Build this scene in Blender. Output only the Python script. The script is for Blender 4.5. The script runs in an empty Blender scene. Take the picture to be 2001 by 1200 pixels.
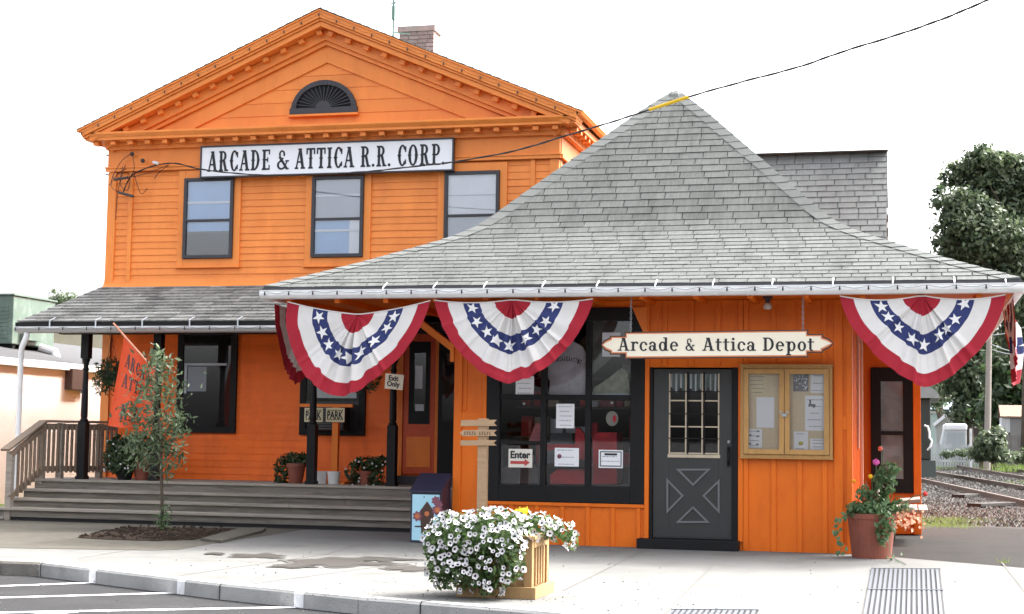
import bpy, math, random
from mathutils import Vector, Matrix
random.seed(7)
R = math.radians
S = bpy.context.scene
COL = S.collection

# ------------------------------------------------------------------ camera
F, CX, CY, EYE = 3065.0, 1000.5, 600.0, 1.28
YAW, PITCH, ROLL = .2488, .08295, .01404
fw = Vector((-math.sin(YAW)*math.cos(PITCH), math.cos(YAW)*math.cos(PITCH), math.sin(PITCH)))
r0 = Vector((math.cos(YAW), math.sin(YAW), 0)); u0 = r0.cross(fw)
rt = r0*math.cos(ROLL) + u0*math.sin(ROLL)
up = -r0*math.sin(ROLL) + u0*math.cos(ROLL)
cam_d = bpy.data.cameras.new('camera'); cam = bpy.data.objects.new('camera', cam_d); COL.objects.link(cam)
cam_d.sensor_fit = 'HORIZONTAL'; cam_d.sensor_width = 36; cam_d.lens = F/2001*36
cam_d.clip_start = .1; cam_d.clip_end = 3000
M4 = Matrix((rt, up, -fw)).transposed().to_4x4(); M4.translation = (0, 0, EYE)
cam.matrix_world = M4
S.camera = cam

# ------------------------------------------------------------------ sky, sun, exposure
SUN = Vector((2.0, 1.67, 2.95)).normalized()
el = math.asin(SUN.z); az = math.atan2(SUN.x, SUN.y)
wd = bpy.data.worlds.new('World'); S.world = wd; wd.use_nodes = True
nt = wd.node_tree; bgn = nt.nodes['Background']
sk = nt.nodes.new('ShaderNodeTexSky'); sk.sky_type = 'NISHITA'; sk.sun_disc = False
sk.sun_elevation = el; sk.sun_rotation = az; sk.air_density = .7; sk.dust_density = 8.0; sk.ozone_density = .4
hz = nt.nodes.new('ShaderNodeHueSaturation'); hz.inputs['Saturation'].default_value = .3   # thin white overcast
nt.links.new(sk.outputs[0], hz.inputs['Color']); nt.links.new(hz.outputs[0], bgn.inputs[0]); bgn.inputs[1].default_value = .15
sl = bpy.data.lights.new('sun', 'SUN'); sl.energy = .6; sl.angle = R(2.5); sl.color = (1, .95, .88)
so = bpy.data.objects.new('sun', sl); COL.objects.link(so)
so.rotation_euler = SUN.to_track_quat('Z', 'Y').to_euler(); so.location = (8, 10, 30)
S.view_settings.view_transform = 'Standard'; S.view_settings.look = 'None'
S.view_settings.exposure = 2.65; S.view_settings.gamma = 1

# ------------------------------------------------------------------ helpers
def ray(px, py): return fw + rt*((px-CX)/F) - up*((py-CY)/F)
def P(px, py, Y):
    d = ray(px, py); t = Y/d.y; return Vector((d.x*t, Y, EYE+d.z*t))
def G(px, py, z=0):
    d = ray(px, py); t = (z-EYE)/d.z; return Vector((d.x*t, d.y*t, z))
def XP(px, py, X):
    d = ray(px, py); t = X/d.x; return Vector((X, d.y*t, EYE+d.z*t))

def nodes(m):
    m.use_nodes = True; t = m.node_tree; return t, t.nodes, t.links, t.nodes['Principled BSDF']
def mat(name, col, rough=.6, var=.15, scale=4.0, bump=0, bscale=60, metal=0, isl=0, stretch=(1,1,1), spec=.4, dirt=None, dscale=1.5, damt=.5, sheen=0):
    m = bpy.data.materials.new(name); t, N, L, b = nodes(m)
    b.inputs['Roughness'].default_value = rough; b.inputs['Metallic'].default_value = metal
    b.inputs['Specular IOR Level'].default_value = spec
    geo = N.new('ShaderNodeNewGeometry')
    mp = N.new('ShaderNodeMapping'); mp.inputs['Scale'].default_value = stretch
    L.new(geo.outputs['Position'], mp.inputs[0])
    no = N.new('ShaderNodeTexNoise'); no.inputs['Scale'].default_value = scale; no.inputs['Detail'].default_value = 6; no.inputs['Roughness'].default_value = .65
    L.new(mp.outputs[0], no.inputs['Vector'])
    mr = N.new('ShaderNodeMapRange'); mr.inputs[1].default_value = .25; mr.inputs[2].default_value = .75
    mr.inputs[3].default_value = 1-var; mr.inputs[4].default_value = 1+var
    L.new(no.outputs[0], mr.inputs[0])
    v = mr.outputs[0]
    if isl:
        mr2 = N.new('ShaderNodeMapRange'); mr2.inputs[3].default_value = 1-isl; mr2.inputs[4].default_value = 1+isl
        L.new(geo.outputs['Random Per Island'], mr2.inputs[0])
        mu = N.new('ShaderNodeMath'); mu.operation = 'MULTIPLY'; L.new(v, mu.inputs[0]); L.new(mr2.outputs[0], mu.inputs[1]); v = mu.outputs[0]
    vm = N.new('ShaderNodeVectorMath'); vm.operation = 'SCALE'; vm.inputs[0].default_value = col[:3]
    L.new(v, vm.inputs['Scale']); out = vm.outputs[0]
    if dirt:
        n2 = N.new('ShaderNodeTexNoise'); n2.inputs['Scale'].default_value = dscale; n2.inputs['Detail'].default_value = 8; n2.inputs['Roughness'].default_value = .7
        L.new(mp.outputs[0], n2.inputs['Vector'])
        m3 = N.new('ShaderNodeMapRange'); m3.inputs[1].default_value = .5; m3.inputs[2].default_value = .72; m3.inputs[4].default_value = damt
        L.new(n2.outputs[0], m3.inputs[0])
        mx = N.new('ShaderNodeMix'); mx.data_type = 'RGBA'; L.new(m3.outputs[0], mx.inputs[0]); L.new(out, mx.inputs[6]); mx.inputs[7].default_value = (*dirt, 1)
        out = mx.outputs[2]
    L.new(out, b.inputs['Base Color'])
    if bump:
        n4 = N.new('ShaderNodeTexNoise'); n4.inputs['Scale'].default_value = bscale; n4.inputs['Detail'].default_value = 5
        L.new(mp.outputs[0], n4.inputs['Vector'])
        bu = N.new('ShaderNodeBump'); bu.inputs['Strength'].default_value = bump; bu.inputs['Distance'].default_value = .02
        L.new(n4.outputs[0], bu.inputs['Height']); L.new(bu.outputs[0], b.inputs['Normal'])
    return m
def glass(name, tint=(.9,.93,.95), refl=.08, rough=.02):
    m = bpy.data.materials.new(name); m.use_nodes = True; t = m.node_tree; N = t.nodes; L = t.links
    N.remove(N['Principled BSDF'])
    tr = N.new('ShaderNodeBsdfTransparent'); tr.inputs[0].default_value = (*tint, 1)
    gl = N.new('ShaderNodeBsdfGlossy'); gl.inputs['Roughness'].default_value = rough
    n = N.new('ShaderNodeTexNoise'); n.inputs['Scale'].default_value = 1.4
    bu = N.new('ShaderNodeBump'); bu.inputs['Strength'].default_value = .05; L.new(n.outputs[0], bu.inputs['Height']); L.new(bu.outputs[0], gl.inputs['Normal'])
    fr = N.new('ShaderNodeFresnel'); fr.inputs[0].default_value = 1.5
    ad = N.new('ShaderNodeMath'); ad.operation = 'ADD'; ad.inputs[1].default_value = refl; L.new(fr.outputs[0], ad.inputs[0])
    mx = N.new('ShaderNodeMixShader'); L.new(ad.outputs[0], mx.inputs[0]); L.new(tr.outputs[0], mx.inputs[1]); L.new(gl.outputs[0], mx.inputs[2])
    L.new(mx.outputs[0], N['Material Output'].inputs[0]); return m
def leafmat(name, c1, c2, rough=.55):
    m = bpy.data.materials.new(name); t, N, L, b = nodes(m)
    geo = N.new('ShaderNodeNewGeometry'); cr = N.new('ShaderNodeValToRGB')
    cr.color_ramp.elements[0].color = (*c1, 1); cr.color_ramp.elements[1].color = (*c2, 1)
    L.new(geo.outputs['Random Per Island'], cr.inputs[0]); L.new(cr.outputs[0], b.inputs['Base Color'])
    b.inputs['Roughness'].default_value = rough
    tl = N.new('ShaderNodeBsdfTranslucent'); L.new(cr.outputs[0], tl.inputs[0])
    mx = N.new('ShaderNodeMixShader'); mx.inputs[0].default_value = .42
    L.new(b.outputs[0], mx.inputs[1]); L.new(tl.outputs[0], mx.inputs[2]); L.new(mx.outputs[0], N['Material Output'].inputs[0]); return m

class MB:
    def __init__(s): s.v = []; s.f = []
    def add(s, vs, fs):
        o = len(s.v); s.v += [tuple(p) for p in vs]; s.f += [tuple(i+o for i in f) for f in fs]; return s
    def box(s, x0, x1, y0, y1, z0, z1):
        if x0 > x1: x0, x1 = x1, x0
        if y0 > y1: y0, y1 = y1, y0
        if z0 > z1: z0, z1 = z1, z0
        return s.add([(x0,y0,z0),(x1,y0,z0),(x1,y1,z0),(x0,y1,z0),(x0,y0,z1),(x1,y0,z1),(x1,y1,z1),(x0,y1,z1)],
              [(3,2,1,0),(4,5,6,7),(0,1,5,4),(1,2,6,5),(2,3,7,6),(3,0,4,7)])
    def beam(s, a, b, w, h, upv=(0,0,1)):
        a = Vector(a); b = Vector(b); d = (b-a).normalized(); x = d.cross(Vector(upv))
        if x.length < 1e-4: x = d.cross(Vector((0,1,0)))
        x.normalize(); z = x.cross(d); x = x*(w/2); z = z*(h/2)
        return s.add([a-x-z,a+x-z,a+x+z,a-x+z,b-x-z,b+x-z,b+x+z,b-x+z],
              [(0,1,2,3),(7,6,5,4),(0,4,5,1),(1,5,6,2),(2,6,7,3),(3,7,4,0)])
    def tube(s, pts, r, n=8):
        pts = [Vector(p) for p in pts]; rr = r if isinstance(r, (list,tuple)) else [r]*len(pts)
        o = len(s.v); px = None
        for i, p in enumerate(pts):
            d = (pts[min(i+1,len(pts)-1)]-pts[max(i-1,0)]).normalized()
            if px is None:
                px = d.cross(Vector((0,0,1)))
                if px.length < .05: px = d.cross(Vector((1,0,0)))
            px = (px - d*px.dot(d)).normalized(); py = d.cross(px)
            for k in range(n):
                a = 2*math.pi*k/n; s.v.append(tuple(p + px*(rr[i]*math.cos(a)) + py*(rr[i]*math.sin(a))))
        for i in range(len(pts)-1):
            for k in range(n):
                a = o+i*n+k; b = o+i*n+(k+1)%n; s.f.append((a, b, b+n, a+n))
        s.f.append(tuple(o+k for k in range(n))[::-1]); e = o+(len(pts)-1)*n; s.f.append(tuple(e+k for k in range(n)))
        return s
    def lathe(s, cx, cy, prof, n=24):
        o = len(s.v)
        for r, z in prof:
            for k in range(n):
                a = 2*math.pi*k/n; s.v.append((cx+r*math.cos(a), cy+r*math.sin(a), z))
        for i in range(len(prof)-1):
            for k in range(n):
                a = o+i*n+k; b = o+i*n+(k+1)%n; s.f.append((a, b, b+n, a+n))
        s.f.append(tuple(o+k for k in range(n))[::-1]); e = o+(len(prof)-1)*n; s.f.append(tuple(e+k for k in range(n)))
        return s
    def ball(s, c, r, n=8, m=5, sz=1):
        pr = [(max(r*math.sin(math.pi*i/m), r*.02), c[2]-sz*r*math.cos(math.pi*i/m)) for i in range(m+1)]
        return s.lathe(c[0], c[1], pr, n)
    def prism(s, poly, vec):
        vec = Vector(vec); n = len(poly); a = [Vector(p) for p in poly]
        o = len(s.v); s.v += [tuple(p) for p in a] + [tuple(p+vec) for p in a]
        s.f.append(tuple(range(o, o+n))); s.f.append(tuple(range(o+2*n-1, o+n-1, -1)))
        for i in range(n): j = (i+1) % n; s.f.append((o+j, o+i, o+n+i, o+n+j))
        return s
    def leaf(s, c, l, w, nd=None):
        if nd is None:
            nd = Vector((random.gauss(0,1), random.gauss(0,1), random.gauss(0,1)))
        d = Vector((random.gauss(0,1), random.gauss(0,1), random.gauss(0,.7)))
        u = nd.cross(d)
        if u.length < 1e-3: return
        u.normalize(); v = nd.normalized().cross(u); c = Vector(c)
        o = len(s.v); s.v += [tuple(c-u*l), tuple(c+v*w-u*l*.1), tuple(c+u*l), tuple(c-v*w-u*l*.1)]
        s.f.append((o, o+1, o+2, o+3))
    def split(s, name, m, parent, **kw):
        """one object per connected piece"""
        p = list(range(len(s.v)))
        def find(i):
            while p[i] != i: p[i] = p[p[i]]; i = p[i]
            return i
        for f in s.f:
            for q in f[1:]: p[find(q)] = find(f[0])
        groups = {}
        for f in s.f: groups.setdefault(find(f[0]), []).append(f)
        out = []
        for fs in groups.values():
            ids = sorted({i for f in fs for i in f}); mp = {i: k for k, i in enumerate(ids)}
            b = MB(); b.v = [s.v[i] for i in ids]; b.f = [tuple(mp[i] for i in f) for f in fs]
            out.append(b.build(name, m, parent, **kw))
        return out
    def build(s, name, m, parent=None, smooth=False, bevel=0):
        me = bpy.data.meshes.new(name); o = bpy.data.objects.new(name, me); COL.objects.link(o)
        if parent is None:
            xs = [p[0] for p in s.v]; ys = [p[1] for p in s.v]; zs = [p[2] for p in s.v]
            off = Vector(((min(xs)+max(xs))/2, (min(ys)+max(ys))/2, min(zs))); o.location = off
        else:
            rt_ = parent
            while rt_.parent: rt_ = rt_.parent
            off = Vector(rt_.location); o.parent = parent
        me.from_pydata([(p[0]-off[0], p[1]-off[1], p[2]-off[2]) for p in s.v], [], s.f)
        me.materials.append(m)
        if smooth:
            for q in me.polygons: q.use_smooth = True
        me.update()
        if bevel:
            bm = o.modifiers.new('bevel', 'BEVEL'); bm.width = bevel; bm.segments = 2; bm.limit_method = 'ANGLE'
        return o
def smooth_path(p, n=6):
    p = [Vector(q) for q in p]; q = [p[0]]+p+[p[-1]]; out = []
    for i in range(1, len(q)-2):
        a, b, c, d = q[i-1:i+3]
        for k in range(n):
            t = k/n; out.append(.5*((2*b)+(c-a)*t+(2*a-5*b+4*c-d)*t*t+(3*b-a-3*c+d)*t*t*t))
    return out+[p[-1]]
def tag(o, label=None, cat=None, group=None, kind=None):
    if label: o['label'] = label
    if cat: o['category'] = cat
    if group: o['group'] = group
    if kind: o['kind'] = kind
    return o
def thing(name, loc, label, cat, group=None):
    o = bpy.data.objects.new(name, None); COL.objects.link(o); o.location = loc; o.empty_display_size = .2
    return tag(o, label, cat, group)
def struct(o): o['kind'] = 'structure'; return o
def kids(o): return [c for c in COL.objects if c.parent == o]
def copy_tree(o, parent=None, loc=None):
    c = o.copy(); COL.objects.link(c)
    if parent is not None: c.parent = parent
    if loc is not None: c.location = loc
    for ch in kids(o): copy_tree(ch, c)
    return c

# lettering ---------------------------------------------------------
class Glyph:
    """flat strokes in a unit box -> list of polygons (quads)"""
    def __init__(s): s.q = []
    def rect(s, x0, x1, y0, y1): s.q.append([(x0,y0),(x1,y0),(x1,y1),(x0,y1)]); return s
    def poly(s, *p): s.q.append(list(p)); return s
    def line(s, a, b, w):
        dx, dy = b[0]-a[0], b[1]-a[1]; l = math.hypot(dx, dy); nx, ny = -dy/l*w/2, dx/l*w/2
        return s.poly((a[0]-nx,a[1]-ny),(b[0]-nx,b[1]-ny),(b[0]+nx,b[1]+ny),(a[0]+nx,a[1]+ny))
    def arc(s, cx, cy, rx, ry, tx, ty, a0, a1, n=14):
        pt = lambda a, i: (cx+(rx-tx*i)*math.cos(R(a)), cy+(ry-ty*i)*math.sin(R(a)))
        for k in range(n):
            a = a0+(a1-a0)*k/n; b = a0+(a1-a0)*(k+1)/n
            s.q.append([pt(a,0), pt(b,0), pt(b,1), pt(a,1)])
        return s
    def dot(s, cx, cy, r): s.q.append([(cx+r*math.cos(k*math.pi/5), cy+r*math.sin(k*math.pi/5)) for k in range(10)]); return s
def west_stem(g, x, w=.13, y0=0, y1=1):
    g.rect(x-w/2, x+w/2, y0, y1)
    g.poly((x-w/2-.07,y1),(x-w/2-.04,y1-.09),(x+w/2+.04,y1-.09),(x+w/2+.07,y1))
    g.poly((x-w/2-.07,y0),(x+w/2+.07,y0),(x+w/2+.04,y0+.09),(x-w/2-.04,y0+.09))
    m = (y0+y1)/2; g.poly((x-w/2-.05,m),(x,m-.09),(x+w/2+.05,m),(x,m+.09))
def west(ch):
    g = Glyph(); W = .52
    if ch == 'A':
        g.line((.07,.05),(.25,.97),.07); g.line((.43,.03),(.27,.97),.14); g.rect(.13,.4,.3,.38)
        g.rect(-.02,.17,0,.08); g.rect(.31,.56,0,.08); g.rect(.16,.36,.93,1.0); g.poly((.29,.5),(.36,.42),(.43,.5),(.36,.58)); W = .54
    elif ch == 'R':
        west_stem(g,.14); g.arc(.24,.75,.2,.25,.12,.08,-90,90); g.rect(.14,.25,.92,1); g.rect(.14,.25,.5,.58)
        g.line((.3,.52),(.42,.03),.13); g.rect(.34,.55,0,.08); W = .55
    elif ch == 'C':
        g.arc(.27,.5,.23,.52,.13,.09,38,322,20); g.rect(.4,.47,.66,.93); g.rect(.4,.47,.08,.3)
        g.poly((-.01,.5),(.1,.4),(.22,.5),(.1,.6)); W = .5
    elif ch == 'D':
        west_stem(g,.14); g.arc(.2,.5,.29,.5,.13,.08,-90,90); g.rect(.14,.22,.92,1); g.rect(.14,.22,0,.08); g.poly((.36,.5),(.42,.41),(.53,.5),(.42,.59)); W = .55
    elif ch == 'E':
        west_stem(g,.14); g.rect(.14,.44,.92,1); g.rect(.14,.44,0,.08); g.rect(.14,.34,.46,.54); g.rect(.39,.45,.76,1); g.rect(.39,.45,0,.24); g.rect(.31,.36,.38,.62); W = .49
    elif ch == 'T':
        west_stem(g,.24); g.rect(.02,.46,.91,1); g.rect(.0,.07,.7,1); g.rect(.41,.48,.7,1); W = .5
    elif ch == 'I': west_stem(g,.13); W = .28
    elif ch == 'O':
        g.arc(.26,.5,.25,.51,.14,.08,0,360,26); g.poly((-.03,.5),(.08,.4),(.19,.5),(.08,.6)); g.poly((.33,.5),(.44,.4),(.55,.5),(.44,.6)); W = .54
    elif ch == 'P':
        west_stem(g,.14); g.arc(.24,.72,.21,.28,.12,.08,-90,90); g.rect(.14,.25,.92,1); g.rect(.14,.25,.44,.52); W = .48
    elif ch == 'B': 
        west_stem(g,.14); W = .5
    elif ch == '.': g.dot(.07,.07,.075); W = .16
    elif ch == '&': return amp()
    elif ch == ' ': W = .2
    return g, W
def amp():
    g = Glyph()
    g.arc(.27,.22,.25,.23,.11,.08,60,330,18); g.arc(.29,.74,.17,.2,.09,.07,-30,215,16)
    g.line((.15,.63),(.56,.05),.12); g.line((.44,.14),(.58,.4),.06); g.rect(.48,.68,.38,.45); g.rect(.5,.68,0,.07); g.line((.18,.4),(.36,.56),.08)
    return g, .68
def slab(ch):
    g = Glyph(); W = .6
    def feet(x, y=0, w=.3): g.rect(x-w/2, x+w/2, y, y+.085)
    if ch == 'A':
        g.line((.14,.04),(.37,1),.09); g.line((.66,.02),(.42,.98),.18); g.rect(.2,.58,.29,.37); feet(.13); feet(.67,0,.34); g.rect(.25,.5,.93,1); W = .86
    elif ch == 'D':
        g.rect(.1,.27,0,1); g.rect(0,.4,.915,1); g.rect(0,.4,0,.085); g.arc(.36,.5,.42,.5,.18,.085,-90,90,18); W = .84
    elif ch == 'r':
        g.rect(.12,.28,0,.7); feet(.2,0,.36); g.rect(.02,.2,.62,.7); g.arc(.42,.4,.22,.32,.1,.09,60,150); g.dot(.5,.6,.085); W = .6
    elif ch == 'c':
        g.arc(.32,.34,.3,.37,.16,.085,35,325,20); g.dot(.51,.5,.085); W = .62
    elif ch == 'a':
        g.rect(.38,.54,0,.5); g.arc(.29,.46,.25,.25,.16,.09,0,150); g.dot(.12,.53,.075); g.arc(.26,.2,.24,.22,.15,.075,0,360,20); g.rect(.46,.66,0,.085); W = .68
    elif ch == 'd':
        g.arc(.3,.34,.28,.37,.16,.085,0,360,24); g.rect(.46,.62,0,1.03); g.rect(.34,.5,.95,1.03); g.rect(.54,.73,0,.085); W = .76
    elif ch == 'e':
        g.arc(.32,.34,.3,.37,.16,.085,0,318,22); g.rect(.1,.6,.33,.41); W = .66
    elif ch == 't':
        g.rect(.12,.28,.12,.92); g.rect(0,.46,.62,.7); g.arc(.32,.16,.2,.18,.16,.085,180,300); W = .5
    elif ch == 'i':
        g.rect(.1,.26,0,.7); feet(.18,0,.36); g.rect(.0,.2,.62,.7); g.dot(.17,.89,.1); W = .4
    elif ch == 'p':
        g.rect(.12,.28,-.32,.7); g.rect(.0,.2,.62,.7); feet(.2,-.34,.36); g.arc(.42,.34,.28,.37,.16,.085,0,360,24); W = .76
    elif ch == 'o':
        g.arc(.32,.34,.3,.37,.17,.085,0,360,24); W = .66
    elif ch == '&':
        g, W = amp(); W = .78
    elif ch == ' ': W = .36
    return g, W
def letters(fn, text, o, xd, zd, width, height, th, nd, mb=None, gap=.08):
    """stroke lettering from point o along xd/zd, standing th proud along nd"""
    mb = mb or MB(); gl = [fn(c) for c in text]
    tot = sum(w for _, w in gl)+gap*(len(gl)-1); sx = width/tot; x = 0
    o = Vector(o); xd = Vector(xd); zd = Vector(zd); nd = Vector(nd); k = 0
    for g, w in gl:
        for q in g.q:
            k += 1; t = th+.00012*(k % 12)
            pts = [o + xd*((x+p[0])*sx) + zd*(p[1]*height) for p in q]
            mb.prism(pts, nd*t)
        x += w+gap
    return mb
def font_text(text, o, xd, zd, height, nd, width=None, off=.0, th=.004, mb=None):
    mb = mb or MB()
    cu = bpy.data.curves.new('lettering', 'FONT'); cu.body = text; cu.offset = off; cu.extrude = .01; cu.size = 1; cu.resolution_u = 3
    ob = bpy.data.objects.new('lettering', cu); COL.objects.link(ob)
    dg = bpy.context.evaluated_depsgraph_get(); me = ob.evaluated_get(dg).to_mesh()
    xs = [v.co.x for v in me.vertices]; ys = [v.co.y for v in me.vertices]
    x0, x1, y0, y1 = min(xs), max(xs), min(ys), max(ys)
    sz = height/(y1-y0); sx = (width/(x1-x0)) if width else sz
    o = Vector(o); xd = Vector(xd); zd = Vector(zd); nd = Vector(nd)
    mb.add([o + xd*((v.co.x-x0)*sx) + zd*((v.co.y-y0)*sz) + nd*((v.co.z+.01)/.02*th) for v in me.vertices], [tuple(p.vertices) for p in me.polygons])
    ob.evaluated_get(dg).to_mesh_clear(); bpy.data.objects.remove(ob); bpy.data.curves.remove(cu)
    return mb
XD, ZD, FR = (1,0,0), (0,0,1), (0,-1,0)

# ------------------------------------------------------------------ materials
ORG = (.90, .165, .016)
m_orange = mat('orange_clapboard_paint', ORG, .5, .10, 2.2, .12, 90, isl=.05, spec=.3, dirt=(.62,.10,.01), dscale=2.6, damt=.55, stretch=(1,1,.35))
m_lit_orange = mat('sky_lit_orange_paint', (.80,.245,.045), .5, .10, 2.2, .12, 90, isl=.05, spec=.4, dirt=(.62,.15,.02), dscale=2.6, damt=.55, stretch=(1,1,.35))  # lighter copy of the orange, skylight on the upper walls painted in
m_lit_trim = mat('sky_lit_orange_trim', (.80,.25,.047), .48, .07, 3, .08, 80, spec=.4, dirt=(.62,.16,.022), dscale=2.6, damt=.55, stretch=(1,1,.35))  # matching trim copy, the same skylight put into its colour
m_trim = mat('orange_trim_paint', (.74,.19,.024), .48, .07, 3, .08, 80, spec=.3, dirt=(.52,.10,.01), dscale=2.6, damt=.55, stretch=(1,1,.35))
m_batten = mat('orange_batten_paint', (.68,.138,.004), .5, .08, 3, .12, 70, spec=.3, dirt=(.46,.075,.004), dscale=2.6, damt=.55, stretch=(1,1,.35))
m_shingle = mat('grey_asphalt_shingle', (.098,.104,.099), .9, .2, 30, .5, 260, isl=.12, dirt=(.048,.05,.048), dscale=2.6, damt=.8, stretch=(1,.22,.2), spec=.15)
m_shingle_dk = mat('weathered_shingle', (.25,.25,.235), .92, .32, 14, .5, 200, isl=.28, dirt=(.05,.05,.048), dscale=1.6, damt=.7, spec=.12)
m_cap = mat('ridge_cap_shingle', (.125,.132,.127), .9, .1, 30, .4, 260, isl=.10, spec=.15)
m_white = mat('white_gutter_paint', (.74,.75,.76), .45, .06, 3, dirt=(.35,.34,.31), dscale=5, damt=.35)
m_offwhite = mat('cream_sign_paint', (.80,.74,.60), .5, .03, 5)
m_signwhite = mat('white_sign_paint', (.78,.80,.83), .45, .03, 3)
m_black = mat('black_trim_paint', (.0065,.0065,.0075), .55, .2, 4, spec=.22)
m_ink = mat('black_lettering', (.012,.014,.018), .5, .1, 6)
m_char = mat('charcoal_door_paint', (.026,.028,.028), .45, .15, 3, spec=.4)
m_grey = mat('grey_moulding_paint', (.12,.125,.13), .5, .1, 5)
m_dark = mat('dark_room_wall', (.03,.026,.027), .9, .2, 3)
m_frame = mat('dark_bronze_window_frame', (.035,.035,.042), .4, .12, 4)
m_glass = glass('window_glass')
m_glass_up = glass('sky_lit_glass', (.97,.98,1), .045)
m_clear = glass('thin_clear_glass', (.98,.98,.98), .0)
m_shop = glass('shop_glass', (.93,.94,.95), .04)
m_blind = mat('white_blind', (.88,.885,.89), .7, .05, 4)
m_sky_tone = mat('sky_reflection_blue', (.34,.55,.82), .7, .06, 3)  # blue of the reflected sky, put into panels behind the upper panes
m_blind_g = mat('grey_blind', (.50,.53,.57), .7, .06, 3)
m_deckw = mat('weathered_deck_wood', (.31,.28,.24), .85, .28, 3, .4, 30, isl=.15, stretch=(1,14,14), dirt=(.09,.08,.07), dscale=1.2, damt=.6)
m_riser = mat('shaded_weathered_riser', (.19,.172,.148), .88, .3, 3, .4, 30, isl=.2, stretch=(1,14,14), dirt=(.05,.046,.04), dscale=1.4, damt=.7)  # darker copy of the tread wood, shade below the nosings painted in
m_rail = mat('brown_rail_wood', (.20,.15,.11), .8, .25, 5, .3, 30, isl=.15, stretch=(8,8,1))
m_wood = mat('new_pine_wood', (.33,.20,.085), .65, .18, 4, .2, 25, isl=.12, stretch=(6,6,.8))
m_tan = mat('weathered_sign_wood', (.36,.24,.14), .7, .2, 5, .2, 30, stretch=(1,8,8))
m_oak = mat('oak_case_wood', (.40,.22,.07), .5, .15, 6, .1, 30, stretch=(3,3,1))
m_cork = mat('tan_pinboard', (.60,.50,.36), .85, .12, 40)
m_paper = mat('white_paper', (.72,.73,.76), .7, .03, 8)
m_papercream = mat('cream_paper', (.60,.52,.36), .7, .15, 10)
m_print = mat('grey_print', (.20,.20,.22), .7, .2, 30)
m_terra = mat('terracotta', (.20,.058,.036), .75, .15, 5, .1, 60, dirt=(.20,.10,.075), dscale=4, damt=.4)
m_metal = mat('galvanised_steel', (.32,.34,.36), .4, .15, 8, metal=.6)
m_grate = mat('steel_grate', (.075,.085,.10), .6, .15, 10)
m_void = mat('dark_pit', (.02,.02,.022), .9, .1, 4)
m_brick = mat('chimney_brick', (.30,.20,.17), .85, .15, 8)
m_rust = mat('rusty_rail', (.10,.07,.055), .6, .3, 12, metal=.3)
m_tie = mat('old_timber', (.028,.023,.02), .9, .3, 6, .4, 40, isl=.2)
m_red = mat('red_cloth', (.31,.008,.022), .8, .07, 12, .15, 300)
m_wcloth = mat('white_cloth', (.60,.585,.57), .8, .05, 12, .15, 300)
m_bcloth = mat('navy_cloth', (.02,.03,.12), .8, .08, 12, .15, 300)
m_star = mat('white_star_cloth', (.68,.68,.68), .8, .03, 12)
m_flag = mat('orange_flag_cloth', (.62,.065,.012), .75, .1, 6, .1, 200)
m_soil = mat('dark_mulch', (.045,.034,.027), .95, .5, 60, .9, 60, spec=.04)
m_plastic = mat('white_plastic', (.68,.70,.70), .4, .03, 4)
m_leafdk = leafmat('dark_green_leaves', (.018,.042,.015), (.06,.10,.035))
m_leaftree = leafmat('tree_leaves', (.03,.055,.026), (.15,.19,.10))
m_leafgrey = leafmat('grey_green_leaves', (.032,.06,.026), (.17,.23,.12))
m_leafpet = leafmat('petunia_leaves', (.03,.065,.018), (.10,.17,.045))
m_leafpot = leafmat('pot_plant_leaves', (.045,.10,.035), (.13,.21,.09))
m_bark = mat('bark', (.10,.08,.06), .9, .3, 12, .6, 40, stretch=(3,3,.6))
m_petal = mat('white_petals', (.56,.55,.56), .6, .04, 30, isl=.06)
m_heart = mat('dark_flower_throat', (.03,.02,.03), .7, .2, 30)
m_wire = mat('black_cable', (.012,.012,.013), .5, .1, 4)
m_pinkwall = mat('pale_pink_stucco', (.70,.64,.60), .85, .06, 2, .15, 60, dirt=(.6,.46,.41), dscale=.8, damt=.3)
m_flatroof = mat('grey_flat_roof', (.05,.05,.053), .85, .15, 3)
m_green = mat('green_metal_cabinet', (.10,.15,.12), .45, .12, 5, dirt=(.3,.33,.3), dscale=5, damt=.4)
m_navy = mat('navy_painted_lid', (.022,.024,.05), .45, .15, 4)
m_skyb = mat('pale_blue_panel_paint', (.36,.62,.74), .5, .06, 6)
m_brown = mat('brown_paint', (.06,.03,.022), .6, .2, 10)
m_rose = mat('orange_flower_paint', (.50,.16,.06), .6, .2, 20)
m_mauve = mat('mauve_flower_paint', (.20,.07,.10), .6, .3, 30)

# ------------------------------------------------------------------ ground, road, sidewalk
KERB = [(-60,34), (-20,18.35), (-8.62,13.8), (-8.22,13.81), (-7.42,13.4), (-5.73,12.51), (-4.24,11.88), (-2.9,11.5), (-1.5,11.0), (3,9.4), (60,-10)]
m_ground = mat('gravel_yard', (.058,.056,.053), .95, .35, 45, .9, 55, dirt=(.030,.046,.012), dscale=.33, damt=.6, spec=.04)
m_asph = mat('worn_asphalt', (.040,.039,.038), .92, .22, 60, .6, 120, dirt=(.024,.024,.024), dscale=.8, damt=.6, spec=.04)
m_road = mat('street_asphalt', (.042,.0425,.044), .92, .25, 80, .6, 140, dirt=(.07,.07,.07), dscale=.9, damt=.5, spec=.04)
m_walk = mat('pale_concrete', (.150,.150,.144), .9, .06, 3, .12, 120, dirt=(.105,.105,.10), dscale=1.1, damt=.7, spec=.04)
m_oldwalk = mat('old_tan_concrete', (.10,.094,.08), .92, .14, 6, .3, 90, dirt=(.07,.065,.055), dscale=2, damt=.5, spec=.04)
m_kerb = mat('kerb_concrete', (.33,.33,.32), .9, .1, 8, .3, 90, dirt=(.17,.165,.15), dscale=1.7, damt=.55, spec=.04)
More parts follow.
